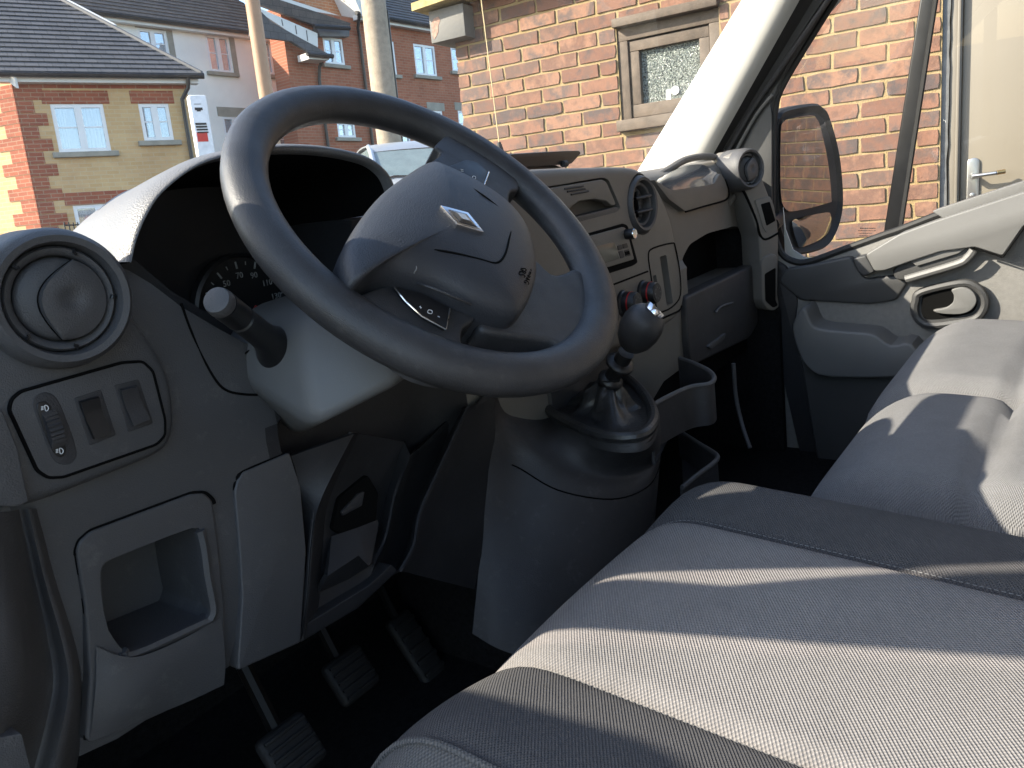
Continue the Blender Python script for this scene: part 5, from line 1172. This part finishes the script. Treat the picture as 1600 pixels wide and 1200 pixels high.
hline([(602, 418), (605, 398), (624, 389), (690, 392), (745, 404), (774, 411), (788, 400), (795, 376), (797, 352), (780, 326), (745, 299), (700, 276)], .0011, 'gap_black', 'cover_groove', .0002)
hline([(600, 420), (620, 432), (680, 452), (736, 476)], .0012, 'dark_plastic', 'cover_groove', .0)
hline([(648, 411), (651, 419), (647, 427)], .0006, 'sealant_grey', 'horn_mark', .0004)
# diamond badge
dia = [(689, 320), (732, 331), (757, 362), (715, 349)]
dc = Vector((sum(p[0] for p in dia) / 4, sum(p[1] for p in dia) / 4))
def dsc(k): return [tuple(dc + (Vector(p) - dc) * k) for p in dia]
b = MB(); o3 = [hsurf(p, .003) for p in dsc(1.0)]; b.prism(o3, -WN * .005, .0012); bd = b.build('badge', 'chrome', sw)
b = MB(); b.prism([hsurf(p, .0033) for p in dsc(.66)], -WN * .002); o = b.build('badge_recess', 'hub_plastic', sw); o.parent = bd
b = MB(); i3 = [hsurf(p, .0034) for p in dsc(.60)]; ctr_ = hsurf(dc, .0050); ii = [hsurf(p, .0034) for p in dsc(.30)]
b.quadgrid([[p for p in i3] , [q + WN * .0016 for q in ii]], closed=True); o = b.build('badge_facet', 'satin_steel', sw, smooth=0); o.parent = bd
b = MB(); b.poly([q + WN * .0016 for q in ii]); o = b.build('badge_centre', 'white_print', sw, smooth=0); o.parent = bd
xd = hsurf((826, 392)) - hsurf((820, 446)); xd = xd * 1
for k, (tx, ps) in enumerate((('SRS', (816, 424)), ('AIRBAG', (824, 430)))):
    p = hsurf(ps, .0004); n_ = WN; x_ = (hsurf((ps[0] + 3, ps[1] - 16)) - p).normalized() * -1; y_ = (WN.cross(x_))
    text_mesh('airbag_mark', tx, .0085 if k else .0105, p, x_, y_, MT['gap_black'], sw, thick=.0003)
# thumb switch pods on the spokes
def pod_(px, glyphs, edge):
    b = MB(); b.prism(UW(rr(px, 4, 3), .0135), -WN * .006, .0015); o = b.build('switch_pod', 'black_plastic', sw)
    b = MB(); b.tube(UW(edge, .0138), .0008, 6); q = b.build('bright_edge', 'chrome', sw); q.parent = o
    for g_ in glyphs:
        b = MB(); b.tube(UW(spl(g_, 3) if len(g_) > 2 else g_, .0139), .00032, 5); q = b.build('switch_symbol', 'white_print', sw); q.parent = o
pod_([(694, 262), (728, 249), (746, 253), (763, 268), (754, 301), (703, 273)], [[(720, 264.5), (724, 265.5)], [(720.5, 267), (724, 268)], [(740, 275), (743, 276), (742.5, 279.5), (739, 279), (738.5, 276), (740, 275)]], [(764, 269), (753, 300)])
pod_([(616, 447), (660, 458), (703, 480), (697, 514), (659, 493), (634, 470)], [[(655, 479), (659, 481)], [(657, 478), (657.5, 482)], [(670, 484), (675, 485.5), (674.5, 490), (669, 489), (668.5, 486), (670, 484)], [(684, 494), (687, 495.5)]], [(616, 449), (634, 471), (659, 494), (697, 515), (703, 482)])

# ------------------------------------------------------------------ steering column and stalk
sc_ = thing('steering_column', 'pale grey steering column shroud with black indicator stalk', 'steering column', WC + Vector((0, .14, -.22)))
pts = [U(366, 538, Y=.685), U(372, 575, Y=.68), U(392, 478, Y=.70), U(490, 668, Y=.575), U(632, 596, Y=.520), U(520, 440, Y=.66), U(560, 440, Y=.60), U(470, 500, Y=.60), U(590, 520, Y=.545)]
pts += [Vector((2 * .594 - p.x, p.y, p.z)) if i not in (3, 4, 8) else Vector((.665, p.y + .045, p.z + .045)) for i, p in enumerate(pts)]
p_ = pts[3]; pts += [Vector((p_.x + .07, .70, p_.z - .045)), Vector((.66, .70, p_.z - .03)), Vector((.45, .74, -.14)), Vector((.74, .74, -.14))]
b = MB(); b.hull(pts); bmesh.ops.dissolve_limit(b.bm, angle_limit=R(4), verts=b.bm.verts, edges=b.bm.edges); b.bevel_all(.012, 4, 12); b.build('shroud', 'shroud_plastic', sc_, smooth=50)
b = MB(); b.lathe(WC - WN * .10, WN, [(.052, 0), (.050, .045), (.040, .06)], 28); b.build('column_neck', 'dark_plastic', sc_)
s0 = U(441, 548, Y=.640); s1 = U(336, 467, Y=.585); ax = (s1 - s0); L_ = ax.length
b = MB(); b.lathe(s0, ax, [(.026, -.012), (.0255, .0), (.0225, .010), (.0165, .024), (.0130, .04), (.0122, L_ * .62), (.0128, L_ * .66), (.0112, L_ * .67), (.0112, L_ * .68), (.0125, L_ * .69), (.0125, L_ * .90)], 32); st = b.build('indicator_stalk', 'black_plastic', sc_, smooth=40)
b = MB(); b.lathe(s0 + ax.normalized() * L_ * .905, ax, [(.0122, 0), (.0126, .002), (.0122, .0075), (.0112, .0105), (.006, .0118), (.001, .012)], 32); o = b.build('stalk_cap', 'dash_plastic', sc_, smooth=50); o.parent = st
seamp = [U(372, 560, Y=.674), U(383, 553, Y=.669), U(394, 546, Y=.664)]
b = MB(); b.tube([p + V(-.0005, -.0015, .001) for p in seamp], .001, 5); b.build('shroud_joint', 'gap_black', sc_)

# ------------------------------------------------------------------ centre console with gear lever
gc = thing('gear_console', 'dark rounded floor console carrying the gear lever gaiter', 'console', (1.0, .66, -.75))
ringpx = [(845, 622), (850, 638), (872, 655), (905, 672), (940, 686), (975, 690), (1003, 686), (1018, 672), (1022, 655), (1012, 630), (990, 604), (965, 588), (930, 586), (890, 594), (860, 606)]
RP = [U(a, c, Z=-.375) for a, c in [tuple(p) for p in spl(ringpx, 4, True)]]; rc = sum(RP, Vector()) / len(RP)
b = MB(); b.quadgrid([[rc + (p - rc) * k + V(0, 0, d) for p in RP] for k, d in ((.90, .004), (1.0, .002), (1.035, -.004), (1.04, -.014))], closed=True); b.build('gaiter_surround', 'dark_plastic', gc, smooth=60)
CG = [[U(764, 590, Y=.69), U(838, 622, Z=-.375), U(888, 668, Z=-.378), U(955, 696, Z=-.380), U(1010, 692, Z=-.380), U(1027, 664, Z=-.380), U(1030, 640, Z=-.39)],
      [U(766, 650, Y=.689), U(806, 662, Y=.69), U(868, 712, Y=.632), U(955, 738, Y=.572), U(1018, 722, Y=.542), U(1033, 692, Y=.552), U(1034, 660, Y=.60)],
      [U(765, 715, Y=.687), U(808, 730, Y=.668), U(872, 766, Y=.616), U(955, 780, Y=.564), U(1010, 762, Y=.542), U(1030, 728, Y=.556), U(1032, 690, Y=.61)],
      [U(750, 870, Y=.682), U(795, 890, Y=.648), U(862, 915, Y=.602), U(942, 925, Y=.557), U(1000, 905, Y=.541), U(1018, 865, Y=.560), U(1020, 820, Y=.62)],
      [U(738, 990, Y=.68), U(782, 1015, Y=.64), U(850, 1035, Y=.592), U(930, 1045, Y=.552), U(985, 1022, Y=.537), U(1002, 980, Y=.557), U(1004, 940, Y=.62)]]
CGs = spl2(CG, 6, 6)
b = MB(); b.quadgrid(CGs); b.build('console_body', 'dark_plastic', gc, smooth=70)
b = MB(); b.tube([p + V(-.0004, -.0006, .0004) for p in CGs[12]][5:-3], .0011, 5); b.build('console_joint', 'gap_black', gc)
b = MB(); b.tube([p + V(0, 0, .006) for p in RP], .0085, 10, closed=True); b.build('gaiter_frame', 'leather', gc)
b = MB(); b.lathe(U(787, 727, Z=-.46), (-.6, -.75, .2), [(.008, -.004), (.008, .002), (.004, .003)], 16); b.build('screw_cap', 'black_plastic', gc)
b = MB(); b.box((1.02, .80, -.60), (.40, .30, .34), bevel=.03); b.build('tunnel', 'carpet', gc)
gl = thing('gear_lever', 'black gear lever with ball knob and leather gaiter', 'gear lever', rc)
kn = U(1001, 512, X=1.0); gb = rc + V(-.01, .01, -.01); gx = (kn - gb).normalized(); GL = (kn - gb).length
gt = gb.lerp(kn, .42)
b = MB(); rows = []
for k in range(17):
    t = k / 16; cc = rc.lerp(gt, t ** .8); rows.append([])
    for i, p in enumerate(RP):
        e = p - rc; ang = math.atan2(e.y, e.x); rad_ = e.length * (1 - t) ** 2.3 * .97 + .019 * t ** .5
        rad_ *= 1 + (.20 * math.sin(ang * 5 + t * 5) + .09 * math.sin(ang * 11 - t * 7)) * math.sin(PI * t); sag = -.018 * math.sin(PI * min(1, t * 1.8)) if t < .55 else 0
        rows[-1].append(cc + Vector((math.cos(ang) * rad_, math.sin(ang) * rad_, sag + .004)))
b.quadgrid(rows, closed=True); b.build('gaiter', 'leather', gl, smooth=70)
b = MB(); b.lathe(gt, gx, [(.017, -.01), (.019, -.004), (.020, 0), (.019, .004), (.0125, .008), (.011, .028), (.0115, .032), (.0215, .034), (.0225, .037), (.021, .040), (.0125, .043), (.012, .06)], 28); b.build('shaft', 'black_plastic', gl, smooth=50)
ka = (gx + Vector((-.10, -.40, .12))).normalized()
b = MB(); b.lathe(kn, gx, [(.012, -.040), (.019, -.034), (.0262, -.022), (.0300, -.006), (.0302, .008), (.0275, .020), (.0215, .028), (.0135, .032), (.001, .033)], 32); b.build('knob', 'wheel_rubber', gl, smooth=60)
# shift-pattern cap on the face that looks back to the driver
ca_ = (Vector((.45, -.55, .55))).normalized(); cc = kn + gx * .012 + ca_ * .0222
b = MB(); b.lathe(cc, ca_, [(.0165, -.006), (.0165, .0015), (.0155, .003), (.0142, .0022)], 32); o = b.build('cap_ring', 'chrome', gl, smooth=50)
b = MB(); b.lathe(cc, ca_, [(.0142, -.004), (.0140, .0024), (.001, .0034)], 32); cpd = b.build('shift_cap', 'black_plastic', gl, smooth=50)
xu = ca_.cross(Vector((0, 0, 1))).normalized() * -1; yu = ca_.cross(xu) * -1
yu = (Vector((0, 0, 1)) - ca_ * ca_.z).normalized(); xu = yu.cross(ca_)
for sx in (-.006, 0, .006):
    b = MB(); b.tube([cc + xu * sx + yu * .005 + ca_ * .0034, cc + xu * sx - yu * .005 + ca_ * .0034], .00035, 5); o = b.build('shift_line', 'white_print', gl); o.parent = cpd
b = MB(); b.tube([cc - xu * .006 + ca_ * .0036, cc + xu * .006 + ca_ * .0036], .00035, 5); o = b.build('shift_line', 'white_print', gl); o.parent = cpd
# oddment trays beside the console
def tray_(name, label, px, Z, depth):
    t = thing(name, label, 'tray', U(*px[2], Z=Z) + V(0, .05, -depth), group='open trays under the heater controls')
    P = [U(a, c, Z=Z) for a, c in [tuple(p) for p in spl(px, 5)]]; n = len(P)
    b = MB(); b.quadgrid([P, [p + V(0, 0, -depth) for p in P]]); b.build('wall', 'dark_plastic', t, solid=.004)
    b = MB(); b.tube(P, .0042, 8); b.build('rim', 'dash_plastic', t)
    b = MB(); b.poly([p + V(0, 0, -depth) for p in P]); b.build('base', 'dark_plastic', t, smooth=0)
tray_('oddment_tray', 'upper open oddment tray with curved rim beside the gear lever', [(1062, 560), (1085, 568), (1108, 580), (1116, 591), (1108, 600), (1082, 604), (1058, 613), (1026, 630), (1014, 642), (1018, 656)], -.372, .07)
tray_('oddment_tray', 'lower open oddment tray near the passenger footwell', [(1062, 674), (1090, 692), (1116, 708), (1121, 716), (1112, 726), (1090, 742), (1066, 762)], -.505, .05)
b = MB(); b.tube(spl([U(1146, 568, X=1.55), U(1150, 620, X=1.55), U(1160, 665, X=1.54), U(1172, 700, X=1.52)], 5), .0045, 8); t = thing('carpet_edge', 'thin pale carpet edge strip in the passenger footwell', 'trim', U(1172, 700, X=1.52)); b.build('strip', 'dash_plastic', t)

# ------------------------------------------------------------------ pedals
def pedal(name, label, cx, cy, Y, w, h, tilt, group='foot pedals'):
    c = U(cx, cy, Y=Y); t = thing(name, label, 'pedal', c + V(0, .02, -.04), group=group)
    M = Matrix.Rotation(R(tilt), 3, 'X'); b = MB(); b.box(c, (w, .018, h), M, .008, 4); b.build('pad', 'pedal_rubber', t)
    for k in range(5):
        b = MB(); b.box(c + M @ V(0, -.011, (k - 2) * h * .18), (w * .85, .005, h * .06), M, .001); b.build('grip_bar', 'pedal_rubber', t)
    b = MB(); b.tube(spl([c + M @ V(0, .012, .0), c + V(0, .06, .10), c + V(-.005, .10, .22), c + V(-.005, .10, .40)], 4), .009, 8); b.build('arm', 'satin_dark', t)
mat('satin_dark', (.012, .012, .012), .4, metal=.7)
pedal('clutch_pedal', 'worn black clutch pedal at lower left', 455, 1172, .72, .066, .062, -35)
pedal('brake_pedal', 'worn black brake pedal in the middle of the footwell', 548, 1055, .80, .066, .062, -35)
pedal('accelerator_pedal', 'narrow dark accelerator pedal beside the console', 650, 1012, .86, .05, .12, -35)

# ------------------------------------------------------------------ seats
def mk_cloth(name, col, dot, scale, mixf=.5, rough=.95, bumpd=.0012):
    m, n, l, b = nodes_of(name); setp(b, col, rough, 0, .15); b.inputs['Sheen Weight'].default_value = .06; b.inputs['Sheen Roughness'].default_value = .5
    v = objvec(n); mp = n.new('ShaderNodeMapping'); mp.inputs['Rotation'].default_value = (0, 0, R(12)); l.new(v, mp.inputs[0])
    sx = n.new('ShaderNodeSeparateXYZ'); l.new(mp.outputs[0], sx.inputs[0])
    def sn(o, k):
        q = n.new('ShaderNodeMath'); q.operation = 'MULTIPLY'; q.inputs[1].default_value = k; l.new(o, q.inputs[0]); s = n.new('ShaderNodeMath'); s.operation = 'SINE'; l.new(q.outputs[0], s.inputs[0]); return s
    a, c = sn(sx.outputs[0], scale), sn(sx.outputs[1], scale); pr = n.new('ShaderNodeMath'); pr.operation = 'MULTIPLY'; l.new(a.outputs[0], pr.inputs[0]); l.new(c.outputs[0], pr.inputs[1])
    mr = n.new('ShaderNodeMapRange'); mr.inputs[1].default_value = -.6; mr.inputs[2].default_value = .8; l.new(pr.outputs[0], mr.inputs[0])
    t = noise_node(n, l, 9, 6, .7, v); t2 = noise_node(n, l, 420, 2, .6, v)
    mx = n.new('ShaderNodeMix'); mx.data_type = 'RGBA'; mx.inputs[6].default_value = (*dot, 1); mx.inputs[7].default_value = (*col, 1); l.new(mr.outputs[0], mx.inputs[0])
    m2 = n.new('ShaderNodeMix'); m2.data_type = 'RGBA'; m2.blend_type = 'OVERLAY'; m2.inputs[0].default_value = .28; l.new(mx.outputs[2], m2.inputs[6]); l.new(t.outputs[0], m2.inputs[7])
    m3 = n.new('ShaderNodeMix'); m3.data_type = 'RGBA'; m3.blend_type = 'OVERLAY'; m3.inputs[0].default_value = .22; l.new(m2.outputs[2], m3.inputs[6]); l.new(t2.outputs[0], m3.inputs[7])
    l.new(m3.outputs[2], b.inputs['Base Color']); ad = n.new('ShaderNodeMath'); ad.operation = 'ADD'; l.new(pr.outputs[0], ad.inputs[0]); l.new(t2.outputs[0], ad.inputs[1])
    bp = n.new('ShaderNodeBump'); bp.inputs['Strength'].default_value = .6; bp.inputs['Distance'].default_value = bumpd; l.new(ad.outputs[0], bp.inputs['Height']); l.new(bp.outputs[0], b.inputs['Normal']); MT[name] = m
mk_cloth('seat_weave', (.265, .245, .232), (.165, .157, .152), 2 * PI / .0030)
mk_cloth('seat_dark', (.078, .075, .076), (.052, .051, .053), 2 * PI / .0028)
mk_cloth('bench_cloth', (.19, .187, .186), (.162, .16, .162), 2 * PI / .0025)
mk_cloth('seat_side', (.13, .127, .124), (.07, .07, .07), 2 * PI / .0032)
ds = thing('driver_seat', 'grey woven driver seat cushion with dark bolsters, sunlit at the front', 'seat', (.56, .05, -.74))
YFR = .385; YB = -.22
def seamB(y): return .400 + (.345 - y) * -.055 + 0.0     # left seam x at depth y
def seamA(y): return .655 + (.345 - y) * -.10
def dz(x, y):
    """height of the driver's cushion"""
    L_, Rr_ = seamB(y), seamA(y); mid_ = (L_ + Rr_) / 2
    z = -.345 - .045 * (y - .1) * 0 + .02 * (y - .1)
    t = max(0, (y - (YFR - .10)) / .10); z -= .055 * t ** 2.6           # waterfall front
    if x < L_: u = (L_ - x) / .13; z += .018 * math.sin(min(1, u) * PI * .62) - .10 * max(0, u - .72) ** 2 * 1.6
    elif x > Rr_: u = (x - Rr_) / .11; z += .006 * math.sin(min(1, u) * PI * .62) - .12 * max(0, u - .70) ** 2 * 1.6
    else: z -= .014 * max(0, math.sin(PI * (x - L_) / (Rr_ - L_))) ** .7 * -.4
    for s_, w in ((L_, .006), (Rr_, .006)): z -= .006 * math.exp(-((x - s_) / w) ** 2)
    return z
def cushion(par, nm, m, fx0, fx1, nx, f, y0, y1, ny, skirt0=False, skirt1=False, front=True, drop=.20):
    rows = []
    ys = [y0 + (y1 - y0) * (1 - (1 - i / ny) ** 1.0) for i in range(ny + 1)]
    for y in ys:
        a, c = fx0(y), fx1(y); row = [Vector((a + (c - a) * j / nx, y, f(a + (c - a) * j / nx, y))) for j in range(nx + 1)]
        if skirt0: e = row[0]; row = [e + V(.008, 0, -drop), e + V(-.004, 0, -.06), e + V(-.004, 0, -.02)] + row
        if skirt1: e = row[-1]; row = row + [e + V(.004, 0, -.02), e + V(.004, 0, -.06), e + V(-.008, 0, -drop)]
        rows.append(row)
    if front:
        last = rows[-1]; rows.append([p + V(0, .010, -.018) for p in last]); rows.append([p + V(0, .012, -.045) for p in last]); rows.append([p + V(0, -.004, -.10) for p in last]); rows.append([p + V(0, -.03, -.18) for p in last])
    b = MB(); b.quadgrid(rows); return b.build(nm, m, par, smooth=80)
cushion(ds, 'centre_panel', 'seat_weave', seamB, seamA, 26, dz, YB, YFR, 44)
cushion(ds, 'inner_bolster', 'seat_dark', seamA, lambda y: seamA(y) + .11, 16, dz, YB, YFR, 44, skirt1=True)
cushion(ds, 'outer_bolster', 'seat_dark', lambda y: seamB(y) - .112, seamB, 14, dz, YB, YFR, 44, skirt0=False)
def edge(y): x = seamB(y) - .112; return Vector((x, y, dz(x, y)))
ys = [YB + (YFR - YB) * i / 40 for i in range(41)]
b = MB(); rows = [[edge(y) for y in ys], [edge(y) + V(-.022, 0, -.014) for y in ys], [edge(y) + V(-.036, 0, -.045) for y in ys], [edge(y) + V(-.036, 0, -.10) for y in ys], [edge(y) + V(-.02, 0, -.2) for y in ys]]
for r in rows:
    e = r[-1]; r.append(e + V(.012, .010, -.015)); r.append(e + V(.02, .008, -.06))
b.quadgrid(rows); b.build('side_panel', 'seat_side', ds, smooth=80)
b = MB(); b.tube([edge(y) + V(-.002, 0, .001) for y in ys], .0022, 6); b.build('piping', 'seat_side', ds)
for f_ in (seamA, seamB):
    b = MB(); k = 0; y = YB
    while y < YFR:
        x = f_(y) + (.004 if f_ is seamA else -.004); p = Vector((x, y, dz(x, y) + .0004)); q = Vector((f_(y + .003) + (.004 if f_ is seamA else -.004), y + .003, 0)); q.z = dz(q.x, q.y) + .0004; b.tube([p, q], .0004, 4); y += .0048
    b.build('stitching', 'sealant_grey', ds)
b = MB(); b.box((.56, .06, -.62), (.40, .46, .22), bevel=.02); b.build('plinth', 'dark_plastic', ds)
rw = [[Vector((x, -.20 + .03 * abs(x - .56) / .25 - tz * .22, -.30 + tz * .62)) for x in (.32, .36, .45, .56, .67, .76, .80)] for tz in (0, .3, .6, 1)]
b = MB(); b.quadgrid(spl2(rw, 3, 3)); b.build('backrest', 'seat_weave', ds, solid=.12)
# passenger bench: two cushions, each front pad and rear pad
pb = thing('passenger_bench', 'light grey double passenger bench, patterned by sun and shade', 'seat', (1.30, 0, -.74))
def bz(x0, x1, ytr):
    def f(x, y):
        u = (x - x0) / (x1 - x0); e = min(u, 1 - u) * (x1 - x0)
        z = -.385 + .009 * (1 - (2 * u - 1) ** 6); z -= .03 * max(0, 1 - e / .035) ** 2
        t = max(0, (y - (ytr - .10)) / .10); z -= .045 * t ** 2.4
        z -= .018 * math.exp(-((y - .095 + (x - 1.2) * .02) / .008) ** 2); z += .005 * math.exp(-((y - .19) / .07) ** 2)
        return z
    return f
for (x0, x1, yf, lab) in ((.885, 1.238, .275, 'a'), (1.256, 1.72, .285, 'b')):
    f = bz(x0, x1, yf)
    cushion(pb, 'cushion', 'bench_cloth', lambda y: x0, lambda y: x1, 26, f, -.3, yf, 44, skirt0=True, skirt1=True, drop=.16)
    b = MB(); b.tube([Vector((x0 + (x1 - x0) * i / 20, yf + .011, f(x0 + (x1 - x0) * i / 20, yf) - .030)) for i in range(21)], .003, 6); b.build('piping', 'bench_cloth', pb)
b = MB(); b.box((1.30, -.02, -.62), (.78, .46, .22), bevel=.02); b.build('plinth', 'dark_plastic', pb)
for xx, ww in ((1.06, .36), (1.48, .46)):
    rw = [[Vector((xx + u * ww / 2, -.26 + .02 * abs(u) - tz * .22, -.32 + tz * .62)) for u in (-1, -.8, 0, .8, 1)] for tz in (0, .3, .6, 1)]
    b = MB(); b.quadgrid(spl2(rw, 3, 3)); b.build('backrest', 'bench_cloth', pb, solid=.12)
# ------------------------------------------------------------------ driver's door, standing open beyond the left edge of the picture
SV = WM.transposed() @ SUN
PHI = R(75); HG = Vector((.16, .74, 0)); DE = Vector((-math.sin(PHI), -math.cos(PHI), 0)); DO = Vector((-DE.y, DE.x, 0))
if DO.dot(SV) < 0: DO = -DO
dd_ = thing('driver_door', 'open grey driver door out of view, its frame and black mirror shaped to shade the seat', 'door', HG + DE * .5 + V(0, 0, -.8))
def DP(a, z, w=0): return HG + DE * a + DO * w + V(0, 0, z)
def dprism(nm, pts, w0, w1, m, bev=0):
    b = MB(); b.prism([DP(a, z, w0) for a, z in pts], DO * (w1 - w0), bev); return b.build(nm, m, dd_)
dprism('inner_panel', [(.02, -.28), (.2, -.28), (.5, -.17), (1.08, -.13), (1.08, -.78), (.05, -.78)], -.05, .0, 'door_plastic', .01)
dprism('outer_skin', [(.02, -.28), (.2, -.28), (.5, -.17), (1.08, -.13), (1.08, -.95), (.05, -.95)], .001, .06, 'van_paint', .01)
dprism('front_frame', [(.07, -.30), (.10, .0), (.28, .26), (.62, .74), (.52, .74), (.26, .42), (.153, .235), (.128, .142), (.075, .070), (.05, .03), (.03, -.30)], -.01, .03, 'door_dark', .004)  # unseen frame, outline cut to leave a sunlit band on the seat
dprism('top_frame', [(.55, .70), (1.05, .70), (1.05, .76), (.55, .76)], -.011, .029, 'door_dark', .004)
dprism('rear_frame', [(1.0, -.15), (1.05, -.15), (1.05, .76), (1.0, .76)], -.012, .028, 'door_dark', .004)
b = MB(); b.poly([DP(a, z, .01) for a, z in ((.08, -.28), (.12, .0), (.6, .72), (1.0, .72), (1.0, -.14), (.5, -.17), (.2, -.28))]); b.build('window_glass', 'side_glass', dd_, smooth=0)
# mirror head added out of view, its outline shaped to shade the seat
def SH(a, z, w): return DP(a, z) + SV * (w / SV.dot(DO))     # point whose sun shadow falls at (a, z) of the door plane
b = MB(); mo = rr([(.13, -.05), (.31, .13), (.36, .15), (.40, .08), (.36, -.24), (.28, -.30), (.14, -.30), (.11, -.2)], .03, 4)
b.prism([SH(a, z, .10) for a, z in mo], DO * .10, .02, 3); b.build('shade_mirror_head', 'black_plastic', dd_)
b = MB(); b.tube([DP(.12, -.12, .0), SH(.18, -.12, .12)], .03, 10); b.build('mirror_arm', 'black_plastic', dd_)
